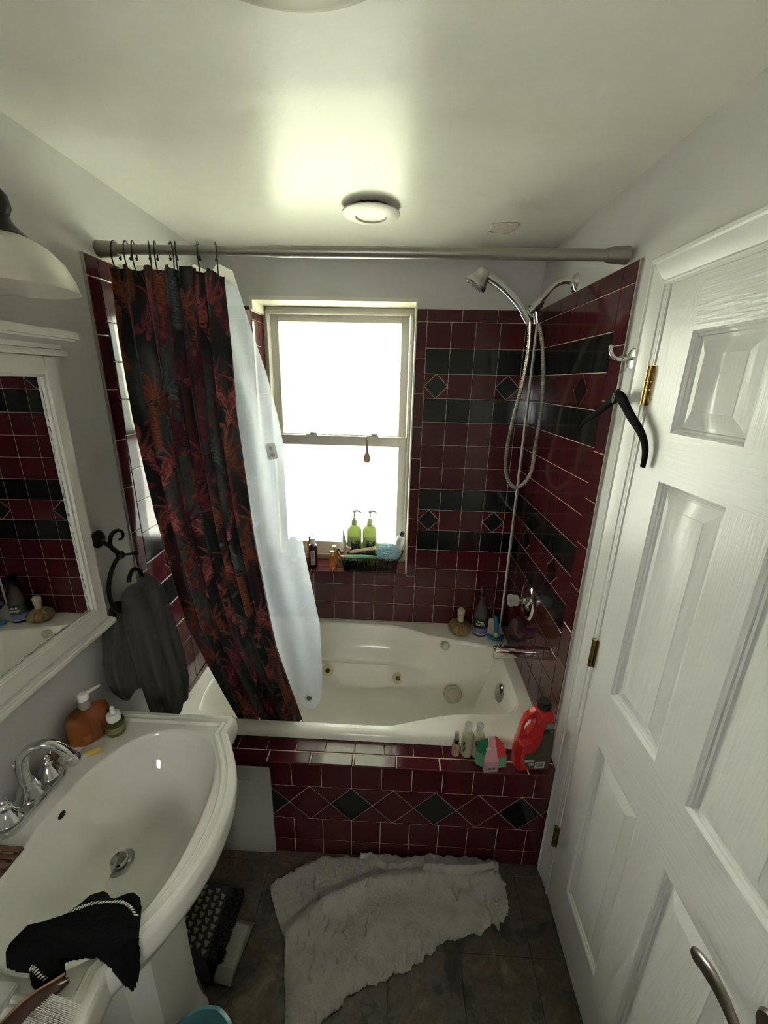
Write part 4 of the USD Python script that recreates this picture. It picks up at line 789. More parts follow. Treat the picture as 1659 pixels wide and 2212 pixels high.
pt.part('bare_board', prism(tor, CEIL - .0015, CEIL - .0002), M('bare_plaster', (.66, .58, .50), .8, var=((.55, .47, .40), 60, .4, .7)), False)
pe = []
for a, b_ in zip(np.array(tor.exterior.coords)[:-1], np.array(tor.exterior.coords)[1:]):
    n_ = np.array([b_[1] - a[1], a[0] - b_[0]]); n_ /= np.linalg.norm(n_) + 1e-9; m_ = (a + b_) / 2 + n_ * rs.uniform(-.003, .003)
    pe.append(hull([(*a, CEIL), (*b_, CEIL), (*a, CEIL - .002), (*b_, CEIL - .003), (*(m_ - n_ * .004), CEIL - .007), (*(m_ - n_ * .0045), CEIL - .0065)]))
pt.part('curled_edge', cat(pe), ceilpaint, False)
GX, GY, GR = -.735, -1.470, .205
fx = Thing('flush_light', 'frosted glass flush ceiling lamp with a white clip at the top edge of the photo', 'ceiling lamp', (GX, GY, 2.23))
fx.part('glass_bowl', lathe([(0, -.065), (.08, -.06), (.15, -.045), (.19, -.022), (GR, 0), (GR - .004, .001), (.16, -.02), (0, -.03)], 64, (GX, GY, 2.282)), M('lamp_glass', (.30, .26, .21), .4))
fx.part('pan', lathe([(0, 0), (GR - .01, 0), (GR - .012, .0205), (0, .0205)], 48, (GX, GY, 2.282)), whitep)
fx.part('clip', cat([bx(-.741, -.716, GY + GR - .03, GY + GR + .004, 2.272, 2.2765, .001), bx(-.741, -.716, GY + GR - .001, GY + GR + .004, 2.272, 2.300, .001)]), whitep, 20)

# ================================================================ RIGHT WALL: HOOK AND HANGER
FH = Fr((.0085 + .007, -.846, 0), (.0105, -1, 0), (-1, -.0105, 0)); HZ = 1.847
hkx = .0085 + .006
wh = Thing('wall_hook', 'single chrome robe hook on the narrow wall strip beside the door casing', 'hook', (0, -.846, HZ))
wh.part('plate', lathe([(0, 0), (.026, 0), (.026, .003), (.023, .005), (0, .005)], 40, (hkx, -.846, HZ), (-1, -.01, 0)), chrome_dull)
wh.part('arm', tube(spline([(hkx - .004, -.846, HZ), (hkx - .03, -.846, HZ - .002), (hkx - .048, -.846, HZ + .001), (hkx - .058, -.846, HZ + .012), (hkx - .061, -.846, HZ + .032)], 26), .0052, 14), chrome)
hg = Thing('clothes_hanger', 'black velvet clothes hanger with silver wire hook hanging from the robe hook', 'hanger', (-.02, -.88, 1.6))
def hx(p): return np.array(p)
hg.part('wire_hook', tube(spline([(-.018, -.842, HZ + .0035), (-.012, -.852, HZ + .0085), (-.008, -.862, HZ + .004), (-.008, -.868, HZ - .014), (-.012, -.868, HZ - .030), (-.024, -.874, HZ - .042), (-.028, -.880, HZ - .060), (-.030, -.885, HZ - .082)], 40), .0016, 8), wirem)
hg.part('collar', tube([(-.0295, -.884, HZ - .078), (-.030, -.886, HZ - .088)], .0042, 12), black)
A1 = spline([(-.030, -.888, 1.752), (-.031, -.868, 1.742), (-.033, -.835, 1.722), (-.036, -.795, 1.700), (-.038, -.755, 1.682), (-.040, -.728, 1.664), (-.041, -.715, 1.647)], 40)
A2 = spline([(-.030, -.888, 1.752), (-.029, -.915, 1.746), (-.026, -.945, 1.722), (-.022, -.980, 1.696), (-.018, -1.012, 1.672), (-.014, -1.032, 1.643), (-.012, -1.036, 1.610), (-.012, -1.035, 1.596)], 40)
hg.part('arm', tube(A1, np.interp(np.linspace(0, 1, 40), [0, .3, .8, 1], [.016, .0115, .0085, .006]), 14, flat=(1, .55)), velvet)
hg.part('arm', tube(A2, np.interp(np.linspace(0, 1, 40), [0, .3, .8, 1], [.016, .0125, .0095, .0075]), 14, flat=(1, .6)), velvet)
FHg = Fr((-.0385, -.889, 1.748), (0, -1, 0), (-1, 0, 0))
a = np.linspace(0, 2 * np.pi, 40)
hg.part('logo', FHg.m(cat([tube(np.c_[.0052 * np.cos(a), .0115 * np.sin(a), np.full(40, .0004)], .0009, 6, caps=False), tube(np.c_[.0022 * np.cos(a), .0045 + .0026 * np.sin(a), np.full(40, .0004)], .0006, 6, caps=False), tube(np.array([(-.001, -.006, .0004), (.001, .0, .0004), (-.001, .004, .0004)]), .0006, 6)])), M('logo_silver', (.62, .62, .60), .35, metallic=.7), label='silver oval emblem on the hanger crown')

# ================================================================ TUB DECK
D = .4905
lf = Thing('bath_sponge', 'round tan bath sponge gathered around a stubby wooden handle on the tub corner', 'bath sponge', (-.236, -.070, D))
a = np.linspace(0, 2 * np.pi, 96, endpoint=False); rg = []
for r_, z in [(.030, .001), (.048, .008), (.060, .024), (.062, .036), (.055, .050), (.040, .062), (.024, .070), (.013, .074)]:
    k = 1 + .05 * np.cos(14 * a + z * 40) * min(1, z / .03); rg.append(np.c_[-.236 + r_ * k * np.cos(a), -.070 + r_ * k * np.sin(a), np.full(96, D + z)])
lf.part('mesh_head', loft(rg), M('sponge_tan', (.30, .215, .10), .85, var=((.17, .11, .045), 55, .40, .65), bump=(120, .6, .004)), 50)
lf.part('handle', lathe([(0, .066), (.016, .066), (.0175, .072), (.0165, .100), (.020, .104), (.0205, .112), (.017, .116), (.0205, .124), (.0205, .134), (.015, .142), (0, .144)], 28, (-.234, -.068, D)), M('handle_wood', (.55, .47, .36), .5))
eb = Thing('spray_bottle', 'clear spray bottle with dark green and lavender label on the tub corner', 'spray bottle', (-.128, -.067, D))
EB = np.array([-.128, -.070, D])
eb.part('bottle', lathe([(0, 0), (.037, 0), (.040, .005), (.040, .105), (.037, .128), (.030, .158), (.020, .190), (.014, .204), (.014, .212), (0, .212)], 44, EB), M('smoke_clear', (.20, .19, .17), .12, transmission_weight=.6, ior=1.35))
eb.part('label', lathe([(.0402, .052), (.0406, .052), (.0406, .108), (.0402, .108)], 44, EB), M('label_green', (.012, .026, .018), .4), label='dark green upper label with white lettering')
eb.part('lower_label', lathe([(.0402, .014), (.0406, .014), (.0406, .0515), (.0402, .0515)], 44, EB), M('label_lavender', (.185, .175, .40), .45), label='lavender lower label')
eb.part('label_stripe', lathe([(.0405, .016), (.0408, .016), (.0408, .0205), (.0405, .0205)], 44, EB), M('stripe_cream', (.55, .52, .35), .5))
def wraptext(s, h, R, at, ang0, z, bold=True):
    t = text_mesh(s, h, .0006, bold); t = t.subdivide(); v = np.array(t.vertices); w_ = v[:, 0].max() - v[:, 0].min(); u_ = v[:, 0] - v[:, 0].min() - w_ / 2
    th = ang0 + u_ / R; t.vertices = np.c_[at[0] + (R + v[:, 2]) * np.cos(th), at[1] + (R + v[:, 2]) * np.sin(th), at[2] + z + v[:, 1]]; return t
lab_w = M('print_white', (.70, .70, .68), .5)
for s_, z in (('ever', .086), ('spring', .070)): eb.part('lettering', wraptext(s_, .0125, .0407, EB, -1.75, z), lab_w, False)
eb.part('trigger', cat([lathe([(0, .208), (.0165, .208), (.0165, .228), (.012, .232), (0, .232)], 24, EB), hull([EB + np.array(q) for q in [(-.013, -.030, .245), (.013, -.030, .245), (-.012, .028, .240), (.012, .028, .240), (-.010, -.034, .268), (.010, -.034, .268), (-.009, .022, .272), (.009, .022, .272), (-.012, .010, .230), (.012, .010, .230)]]), tube(spline(EB + np.array([(0, -.022, .245), (0, -.034, .228), (0, -.036, .205), (0, -.040, .192)]), 14), .0055, 10)]), black)
sb = Thing('scrub_brush', 'white and blue scrub brush with looped handle standing in the tub corner', 'scrub brush', (-.055, -.13, D))
SBo = np.array([-.058, -.128, D])
bl = M('brush_blue', (.018, .155, .30), .35); wh_ = M('brush_white', (.62, .60, .55), .45)
sb.part('back_plate', hull([SBo + np.array(q) for q in [(-.030, .030, .004), (.030, .030, .004), (-.040, .05, .055), (.036, .05, .055), (-.020, .075, .085), (.014, .075, .085), (-.030, .040, .004), (.030, .040, .004), (-.036, .060, .055), (.034, .060, .055)]]), wh_, 30)
sb.part('handle', tube(spline([SBo + np.array(q) for q in [(-.002, .040, .110), (-.001, .022, .112), (.0, .004, .100), (.0, -.008, .080), (.0, -.012, .055)]], 24), .0115, 16), bl)
sb.part('handle_end', tube([SBo + np.array(q) for q in [(0, -.012, .056), (0, -.015, .040), (0, -.014, .022)]], [.0117, .0122, .010], 16), wh_, label='white end of the brush handle')
a = np.linspace(-.15, math.pi + .15, 30); sb.part('blue_body', tube(np.c_[SBo[0] + .034 * np.cos(-a), SBo[1] - .004 - .022 * np.sin(a), SBo[2] + .028 - .006 * np.sin(a)], .011, 12), bl)
br = []
for k in range(110):
    th = rs.uniform(-.1, math.pi + .1); r_ = rs.uniform(.25, 1); p0 = SBo + np.array([.036 * r_ * math.cos(th), -.004 - .024 * r_ * math.sin(th), .022]); br.append(tube([p0, p0 + [.010 * math.cos(th) * r_, -.012 * math.sin(th) * r_, -.0215]], .0012, 4))
sb.part('bristles', cat(br), wh_, False, kind='stuff')

# ================================================================ FRONT LEDGE
G = .4572
ms = Thing('mist_bottle', 'tiny peach mist bottle with black sprayer on the front tub ledge', 'mist bottle', (-.344, -.815, G))
MP = np.array([-.344, -.815, G])
ms.part('bottle', lathe([(0, 0), (.0135, 0), (.015, .003), (.015, .040), (.012, .050), (.0085, .054), (0, .054)], 28, MP), M('peach_liquid', (.62, .42, .30), .15, transmission_weight=.35))
ms.part('collar', lathe([(0, .052), (.0095, .052), (.0095, .066), (.0075, .070), (0, .070)], 24, MP), black)
ms.part('sprayer', lathe([(0, .069), (.0062, .069), (.0058, .092), (0, .092)], 20, MP), M('sprayer_brown', (.06, .045, .04), .4))
ms.part('overcap', lathe([(.0070, .069), (.0078, .069), (.0066, .100), (0, .101), (0, .0995), (.006, .099)], 24, MP), M('cap_clear', (.80, .80, .78), .1, transmission_weight=.7))
capc = MATS['cap_clear']
def travel(x, y, lab, cat_, liquid, graphic, gcol):
    t = Thing('travel_bottle', lab, cat_, (x, y, G), 'clear capped travel bottles on the tub ledge'); p = np.array([x, y, G])
    t.part('bottle', lathe([(0, 0), (.0195, 0), (.021, .003), (.021, .086), (.018, .098), (.0115, .104), (0, .104)], 32, p), liquid)
    t.part('cap', lathe([(0, .102), (.0125, .102), (.0130, .106), (.0120, .126), (.0135, .128), (.0130, .139), (.009, .143), (0, .143)], 28, p), capc)
    for (th, z, w_, h) in graphic:
        g = prism(rrect(w_, h, w_ * .3), 0, .0005).subdivide(); v = np.array(g.vertices); g.vertices = np.c_[p[0] + (.0212 + v[:, 2]) * np.cos(th + v[:, 0] / .021), p[1] + (.0212 + v[:, 2]) * np.sin(th + v[:, 0] / .021), p[2] + z + v[:, 1]]; t.part('print', g, gcol[int(z * 1000) % len(gcol)], False)
    return t
rs2 = np.random.RandomState(9)
travel(-.304, -.811, 'pale yellow travel bottle with clear cap and dark green print, next to the mist bottle', 'travel bottle', M('pale_yellow', (.60, .56, .38), .2, transmission_weight=.3), [(-2.15 + rs2.uniform(-.16, .16), .03 + .0075 * k, .008, .007) for k in range(6)], [M('print_dkgreen', (.02, .045, .02), .5)])
travel(-.263, -.812, 'cream travel bottle with clear cap and dark floral print, next to the paper tree', 'travel bottle', M('cream_lotion', (.62, .57, .44), .2, transmission_weight=.2), [(-1.75 + rs2.uniform(-.7, .7), .03 + .005 * k, rs2.uniform(.005, .010), rs2.uniform(.003, .008)) for k in range(10)], [M('print_grey', (.10, .10, .08), .5), M('print_rose', (.35, .14, .10), .5), MATS['print_dkgreen']])
# folded paper tree
tr = Thing('paper_tree', 'folded pink, green and red paper Christmas tree card standing on the ledge edge', 'paper tree', (-.228, -.865, G))
gr, rdp, pk = M('card_green', (.015, .175, .075), .6), M('card_red', (.60, .035, .045), .6), M('card_pink', (.62, .30, .34), .6)
mint, drk = M('card_mint', (.13, .30, .17), .65), M('card_mauve', (.40, .22, .24), .65)
FT = lambda o, ang, lean=.25: Fr(o, (math.cos(ang), math.sin(ang), 0), (math.sin(ang), -math.cos(ang), 0), (-math.sin(ang) * -lean * 0, lean * math.cos(ang) * 1.0 * .0 + .22, 1))
to = np.array([-.228, -.880, G + .001])
tr.part('front_flap', FT(to, .12).m(prism(Polygon([(-.026, .036), (.028, .036), (.029, .046), (.024, .046), (.010, .126), (.004, .131), (-.004, .131), (-.009, .126), (-.024, .052), (-.026, .052)]), .004, .0052)), pk, False)
tr.part('foot', FT(to, .12).m(prism(rrect(.052, .036, .004), .004, .0052).apply_translation([.001, .0175, 0])), drk, False)
tr.part('barcode', FT(to, .12).m(cat([trimesh.creation.box(bounds=[(-.016 + q, .008, .0052), (-.016 + q + w_, .015, .0055)]) for q, w_ in ((0, .003), (.008, .002), (.011, .003), (.016, .002), (.019, .003), (.024, .002), (.028, .003))])), M('ink', (.02, .02, .025), .6), False)
tr.part('lettering', FT(to, .12).m(text_mesh('Merry', .0105, .0004, False).apply_translation([-.022, .080, .0053])), lab_w, False)
lo_ = to + np.array([-.030, .010, 0])
tr.part('left_wing', FT(lo_, -.5).m(prism(Polygon([(.020, .050), (-.024, .055), (-.018, .066), (-.026, .066), (-.012, .088), (-.020, .088), (.014, .116), (.020, .118)]), 0, .0012)), gr, False)
tr.part('left_base', FT(lo_, -.5).m(prism(Polygon([(.022, .004), (-.022, .006), (-.026, .012), (-.023, .030), (-.026, .038), (-.024, .0545), (.022, .0495)]), 0, .0012)), mint, False)
ro_ = to + np.array([.030, .010, 0])
tr.part('right_wing', FT(ro_, .22).m(prism(Polygon([(-.020, .044), (.034, .044), (.022, .060), (.030, .062), (.012, .086), (.017, .090), (-.014, .122), (-.020, .124)]), 0, .0012)), rdp, False)
tr.part('right_base', FT(ro_, .22).m(prism(Polygon([(-.020, .003), (.030, .003), (.031, .0435), (-.020, .0435)]), 0, .0012)), mint, False)
# red jug
jg = Thing('drain_cleaner_jug', 'red plastic jug with grip handle, black cap and dark label on the tiled ledge', 'jug', (-.075, -.838, G))
out = Polygon([(-.136, .0), (-.143, .012), (-.147, .065), (-.141, .14), (-.136, .185), (-.128, .215), (-.110, .244), (-.092, .256), (-.084, .258), (-.082, .264), (-.042, .264), (-.040, .256), (-.030, .246), (-.024, .225), (-.020, .19), (-.016, .10), (-.013, .03), (-.018, .004), (-.024, 0)]).buffer(-.006).buffer(.006)
hole = Polygon([(-.124, .158), (-.120, .195), (-.112, .213), (-.092, .216), (-.093, .195), (-.100, .172), (-.110, .157)]).buffer(.003)
grip = Polygon([(-.160, .13), (-.126, .125), (-.108, .140), (-.092, .168), (-.084, .200), (-.084, .226), (-.10, .275), (-.160, .275)])
lay = []
for k in np.linspace(-1, 1, 13):
    o = .013 * (1 - math.sqrt(max(0, 1 - abs(k) ** 2.6))); p_ = out.buffer(-o).difference(hole.buffer(o * .9))
    if abs(k) > .40: p_ = p_.difference(grip.buffer(.010 * (abs(k) - .4)))
    lay.append(m3.CrossSection([np.array(q.coords)[:-1] for q in [shapely.geometry.polygon.orient(p_).exterior] + list(shapely.geometry.polygon.orient(p_).interiors)]).extrude(.0062).translate((0, 0, k * .028 - .0031)))
jm = man2tm(m3.Manifold.batch_boolean(lay, m3.OpType.Add).refine_to_length(.006)); jm = trimesh.Trimesh(jm.vertices, jm.faces); trimesh.smoothing.filter_taubin(jm, lamb=.6, nu=.62, iterations=26)
FJg = Fr((0, -.838, G), (1, 0.10, 0), (.10, -1, 0)); shift = np.array([0, .0, 0])
jm.apply_translation([0, -jm.bounds[0][1], 0])
jg.part('body', FJg.m(jm), M('jug_red', (.50, .018, .022), .28), 60)
capm = lathe([(0, 0), (.022, 0), (.0225, .003), (.0225, .026), (.020, .030), (0, .031)], 40); capm.apply_transform(trimesh.transformations.rotation_matrix(-math.pi / 2, [1, 0, 0])); capm.apply_translation([-.062, .258, 0]); jg.part('cap', FJg.m(capm), black)
jg.part('cap_ribs', FJg.m(cat([trimesh.creation.box(bounds=[(-.0004, 0, -.001), (.0018, .022, .001)]).apply_transform(trimesh.transformations.rotation_matrix(q, [0, 1, 0])).apply_translation([-.062 + .0225 * math.cos(q), .261, -.0225 * math.sin(q)]) for q in np.linspace(0, 6.283, 36, endpoint=False)])), black, False)
dz = .0318
labp = Polygon([(-.120, .085), (-.088, .093), (-.074, .120), (-.066, .165), (-.062, .196), (-.056, .222), (-.034, .220), (-.028, .190), (-.024, .11), (-.026, .04), (-.034, .016), (-.055, .012), (-.100, .022), (-.118, .040)])
jg.part('label', FJg.m(prism(labp, dz - .004, dz + .0008)), M('jug_label', (.060, .052, .036), .45, var=((.085, .075, .05), 200, .4, .7)), False)
jg.part('label_header', FJg.m(prism(Polygon([(-.0625, .196), (-.056, .2215), (-.0345, .2195), (-.0295, .194)]), dz, dz + .0014)), M('label_grey', (.19, .18, .19), .5), False)
jg.part('label_band', FJg.m(cat([trimesh.creation.box(bounds=[(-.066, .174, dz), (-.029, .191, dz + .0012)])])), M('label_dark', (.022, .020, .020), .5), False)
for c_, x0_ in ((M('label_brown', (.16, .05, .03), .5), -.047), (M('label_gold', (.30, .20, .05), .5), -.040)): jg.part('label_icon', FJg.m(trimesh.creation.box(bounds=[(x0_, .176, dz), (x0_ + .006, .189, dz + .0016)])), c_, False)
jg.part('label_text', FJg.m(cat([trimesh.creation.box(bounds=[(-.060 - .0004 * k * (k < 12), .168 - .0042 * k, dz), (-.030, .1688 - .0042 * k, dz + .0011)]) for k in range(22)])), M('label_print', (.105, .095, .07), .6), False)
jg.part('caution_box', FJg.m(cat([trimesh.creation.box(bounds=[(-.117, .050, dz - .003), (-.082, .062, dz + .0012)]), trimesh.creation.box(bounds=[(-.100, .034, dz - .003), (-.082, .046, dz + .0012)])])), M('label_pale', (.42, .40, .38), .5), False)
bcb = jg.part('barcode', FJg.m(trimesh.creation.box(bounds=[(-.078, .022, dz - .002), (-.043, .050, dz + .0014)])), M('barcode_white', (.55, .52, .50), .5), False)
jg.part('bars', FJg.m(cat([trimesh.creation.box(bounds=[(-.074 + q * .0021, .028, dz), (-.074 + q * .0021 + (.0006, .0012, .0009)[q % 3], .048, dz + .0017)]) for q in range(13)])), MATS['ink'], False, parent=bcb)
jg.part('grip_rib', FJg.m(cat([tube(np.c_[np.full(16, -.121 + k * .0075) , .226 + k * .0072 - .012 * np.abs(np.linspace(-1, 1, 16)) ** 2, np.linspace(-.020, .020, 16)], .0022, 8) for k in range(3)])), MATS['jug_red'])

# ================================================================ WINDOW SILL
H = .7905
def P3(*q): return np.array(q, float)
st = Thing('cosmetic_tube', 'pale grey upright tube at the left end of the window sill behind the liner', 'tube', (-1.172, .115, H))
st.part('body', loft([np.c_[-1.172 + w_ * np.cos(np.linspace(0, 2 * np.pi, 24, endpoint=False)), .115 + d_ * np.sin(np.linspace(0, 2 * np.pi, 24, endpoint=False)), np.full(24, H + z)] for z, w_, d_ in ((.025, .017, .017), (.06, .018, .015), (.125, .021, .004), (.148, .021, .0015))]), M('tube_grey', (.42, .42, .36), .35))
st.part('cap', lathe([(0, 0), (.0165, 0), (.017, .004), (.017, .025), (0, .025)], 24, (-1.172, .115, H)), whitep)
bb = Thing('shampoo_bottle', 'dark brown bottle with white cap and white label on the left of the window sill', 'bottle', (-1.047, .048, H))
p = P3(-1.047, .048, H)
bb.part('bottle', lathe([(0, 0), (.0215, 0), (.0235, .003), (.0235, .118), (.0215, .128), (.0125, .134), (.0125, .138), (0, .138)], 36, p), M('brown_pet', (.045, .012, .008), .12, transmission_weight=.25, coat_weight=.4))
bb.part('cap', lathe([(0, .137), (.0140, .137), (.0145, .140), (.0140, .164), (.0125, .167), (0, .167)], 28, p), whitep)
def wraplab(R, a0, a1, z0_, z1_, c_, n=16):
    th = np.linspace(a0, a1, n); return loft([np.c_[c_[0] + R * np.cos(th), c_[1] + R * np.sin(th), np.full(n, c_[2] + z)] for z in (z0_, z1_)], False, False, closed=False)
bb.part('label', wraplab(.0238, -2.0, -.85, .020, .104, p), M('label_mauve', (.50, .44, .46), .5))
for z in np.r_[np.arange(.030, .046, .004), np.arange(.058, .094, .0052)]: bb.part('label_print', wraplab(.0240, -1.75, -1.15, z, z + .0018, p, 8), MATS['ink'])
b2 = Thing('shampoo_bottle', 'amber liquid bottle with grey cap standing close behind the dark brown bottle', 'bottle', (-1.073, .118, H))
p = P3(-1.073, .118, H)
b2.part('bottle', lathe([(0, 0), (.0205, 0), (.022, .003), (.022, .110), (.018, .122), (.011, .128), (0, .128)], 32, p), M('amber_gel', (.62, .26, .03), .08, transmission_weight=.7, ior=1.35))
b2.part('cap', lathe([(0, .126), (.0125, .126), (.0125, .152), (0, .153)], 24, p), M('cap_grey', (.12, .12, .11), .4))
def oil(x, y, h, lab):
    t = Thing('oil_bottle', lab, 'oil bottle', (x, y, H), 'small amber oil bottles on the window sill'); p = P3(x, y, H)
    t.part('bottle', lathe([(0, 0), (.0145, 0), (.0165, .003), (.0165, h * .62), (.014, h * .69), (.009, h * .73), (0, h * .73)], 28, p), M('honey_oil', (.80, .42, .07), .06, transmission_weight=.8, ior=1.4))
    t.part('cap', lathe([(0, h * .72), (.0105, h * .72), (.0108, h * .98), (.009, h), (0, h)], 24, p), M('cap_gold', (.55, .42, .24), .35, metallic=.5)); return t
oil(-.940, .040, .100, 'small amber oil bottle with gold cap, nearer the room of the two on the sill')
oil(-.937, .096, .108, 'small amber oil bottle with gold cap, nearer the window of the two on the sill')
green = M('bottle_lime', (.36, .47, .12), .3, transmission_weight=.25)
def pump(x, lab, first=None):
    if first is not None: return dup(first, (x, .122, H), lab)
    t = Thing('pump_bottle', lab, 'pump bottle', (x, .122, H), 'lime green pump bottles behind the sill basket'); p = P3(x, .122, H)
    t.part('bottle', lathe([(0, 0), (.036, 0), (.0395, .005), (.0405, .150), (.0405, .186), (.039, .202), (.034, .216), (.025, .226), (.0175, .230), (.0160, .238), (0, .238)], 40, p), green)
    t.part('label', wraplab(.0404, -2.5, -.64, .055, .168, p, 24), M('label_forest', (.008, .018, .012), .45))
    t.part('side_label', wraplab(.0406, -2.5, -1.95, .06, .164, p, 10), M('label_palegreen', (.34, .36, .27), .5))
    fl_ = []
    for k in range(26):
        th = rs.uniform(-1.85, -.75); z = rs.uniform(.075, .160); d_ = rs.uniform(.004, .010); fl_.append(wraplab(.0407, th, th + d_ / .04, z, z + rs.uniform(.0012, .003), p, 4))
    t.part('label_print', cat(fl_), M('print_mint', (.40, .46, .36), .5))
    t.part('collar', lathe([(0, .234), (.0165, .234), (.0170, .238), (.0165, .256), (.012, .260), (.010, .270), (0, .270)], 28, p), M('pump_lime', (.62, .70, .36), .35))
    t.part('pump', cat([tube([p + [0, 0, .268], p + [0, 0, .304]], .0052, 12), lathe([(0, .300), (.0115, .300), (.0125, .304), (.0115, .312), (.006, .316), (0, .316)], 24, p), tube(spline(p + np.array([(0, 0, .309), (.016, -.006, .311), (.032, -.010, .306), (.040, -.012, .299)]), 16), np.linspace(.0072, .0042, 16), 12)]), whitep)
    return t
pb = pump(-.828, 'left of the two lime green pump bottles behind the basket on the sill')
pump(-.742, 'right of the two lime green pump bottles behind the basket on the sill', pb)
wt = Thing('cosmetic_tube', 'slim white upright tube left of the lime pump bottles', 'tube', (-.886, .118, H))
a = np.linspace(0, 2 * np.pi, 24, endpoint=False)
wt.part('body', loft([np.c_[-.886 + o_ + w_ * np.cos(a), .118 + d_ * np.sin(a), np.full(24, H + z)] for z, w_, d_, o_ in ((.0, .0165, .016, 0), (.03, .0165, .016, 0), (.035, .0165, .015, 0), (.12, .0125, .018, .002), (.205, .002, .021, -.004))]), M('tube_white', (.66, .68, .62), .35))
# wire basket
bk = Thing('wire_basket', 'dark woven wire basket with brown handles on the window sill', 'basket', (-.735, .041, H))
BXc, BYc = -.735, .041
def bring(z, n=160):
    s_ = z / .076; w_, d_ = .279 + .040 * s_, .060 + .012 * s_
    q = ring_of(shapely.geometry.polygon.orient(rrect(w_, d_, .022)), n); return np.c_[q[:, 0] + BXc, q[:, 1] + BYc, np.full(n, H + .002 + z)]
bw = M('basket_wire', (.016, .011, .009), .4, metallic=.5)
bk.part('rim', tube(np.vstack([bring(.076), bring(.076)[:2]]), .0026, 8, False), bw)
bk.part('foot', tube(np.vstack([bring(0), bring(0)[:2]]), .0022, 8, False), bw)
lat = []
NL = 44
for k in range(NL):
    for sgn in (1, -1):
        tt = np.linspace(0, 1, 9); pts = []
        for t_ in tt: rg_ = bring(.076 * t_, 352); pts.append(rg_[int((k / NL + sgn * .030 * t_) * 352) % 352])
        lat.append(tube(np.array(pts), .0014, 5))
    rg0, rg1 = bring(0, 352), bring(.076, 352)
    if k % 2 == 0: lat.append(tube(np.array([rg0[int(k / NL * 352)], rg1[int(k / NL * 352)]]), .0017, 5))
for z in (.018, .038, .058): lat.append(tube(np.vstack([bring(z), bring(z)[:2]]), .0013, 5, False))
bk.part('lattice', cat(lat), bw, 30)
bk.part('floor_mesh', cat([tube([(x, BYc - .029, H + .002), (x, BYc + .029, H + .002)], .0012, 5) for x in np.arange(BXc - .13, BXc + .131, .013)] + [tube([(BXc - .137, y, H + .002), (BXc + .137, y, H + .002)], .0012, 5) for y in np.arange(BYc - .026, BYc + .027, .013)]), bw, 30)
for s in (-1, 1):
    xe = BXc + s * .157
    bk.part('handle', tube(spline([(xe, BYc - .022, H + .076), (xe + s * .016, BYc - .020, H + .102), (xe + s * .022, BYc, H + .116), (xe + s * .016, BYc + .020, H + .102), (xe, BYc + .022, H + .076)], 24), .0042, 10), M('leather_brown', (.055, .028, .016), .55))
def lying(name, lab, cat_, p0, p1, prof_, mat_, capmat, capl, flat=(1, 1)):
    t = Thing(name, lab, cat_, tuple(np.minimum(p0, p1))); p0, p1 = np.array(p0), np.array(p1); d_ = p1 - p0
    t.part('body', tube(np.array([p0 + d_ * q for q, _ in prof_]), [r_ for _, r_ in prof_], 20, flat=flat), mat_)
    u_ = d_ / np.linalg.norm(d_); t.part('cap', tube([p0 - u_ * capl, p0 - u_ * capl * .9, p0 + u_ * .001], [prof_[0][1] * .85, prof_[0][1] * .98, prof_[0][1] * 1.0], 20), capmat); return t
gt = lying('lotion_tube', 'pale green tube lying along the front of the sill basket', 'tube', (-.872, .026, H + .068), (-.690, .028, H + .078), [(0, .0155), (.1, .0180), (.5, .0175), (.8, .013), (1, .006)], M('tube_mint', (.16, .36, .20), .35), M('cap_rust', (.45, .20, .10), .45), .020)
gt.part('barcode', cat([bx(-.772 + q * .0042, -.772 + q * .0042 + (.0016, .0028)[q % 2], .0075, .0085, H + .062, H + .082) for q in range(9)]), MATS['ink'], False)
kt = lying('crumpled_tube', 'crumpled kraft colored tube lying across the sill basket behind the green tube', 'tube', (-.850, .050, H + .092), (-.705, .054, H + .120), [(0, .008), (.12, .014), (.3, .0165), (.45, .0135), (.6, .0165), (.72, .0135), (.86, .018), (1, .0175)], M('kraft_foil', (.46, .36, .22), .35, metallic=.2, bump=(60, .5, .004)), M('cap_dkolive', (.05, .055, .03), .4), .010, flat=(.6, 1.1))
pk_ = Thing('soap_box', 'small pink and cream box propped in the left end of the sill basket', 'box', (-.868, .050, H + .05))
bxm = hull([P3(-.868, .056, H + .100) + np.array(q) for q in [(-.020, -.010, -.034), (.006, -.012, -.040), (-.012, .010, -.034), (.012, .010, -.040), (.002, -.010, .026), (.026, -.012, .016), (.004, .010, .026), (.032, .010, .012)]])
pk_.part('carton', bxm, M('carton_cream', (.62, .50, .44), .5), False)
pk_.part('stripe', hull([P3(-.868, .0545, H + .100) + np.array(q) for q in [(-.021, -.011, -.030), (-.013, -.0115, -.032), (-.021, -.009, -.030), (.001, -.0112, .024), (.009, -.0118, .021), (.001, -.009, .024)]]), M('carton_coral', (.62, .22, .13), .5), False)
wbt = lying('small_bottle', 'white bottle with black cap leaning in the right end of the sill basket', 'bottle', (-.566, .056, H + .196), (-.600, .050, H + .06), [(0, .012), (.06, .0205), (.10, .022), (.95, .022), (1, .019)], M('bottle_milk', (.74, .74, .70), .3, transmission_weight=.2), black, .024)
wbt.part('shoulder_ring', tube([(-.5665, .0559, H + .192), (-.5675, .0557, H + .188)], .0135, 20), whitep)
wbt.part('band', tube([(-.5868, .0526, H + .113), (-.5893, .0521, H + .103)], .0223, 24), M('band_ochre', (.55, .34, .08), .5))
pfm = trimesh.creation.icosphere(6, 1.0); d_ = np.array(pfm.vertices)
rdg = 1 - np.abs(2 * fbm(d_ * 3.4 + 7, 2, 2) - 1) * 2.4; rdg2 = 1 - np.abs(2 * fbm(d_ * 6.1 + 3, 2, 5) - 1) * 2
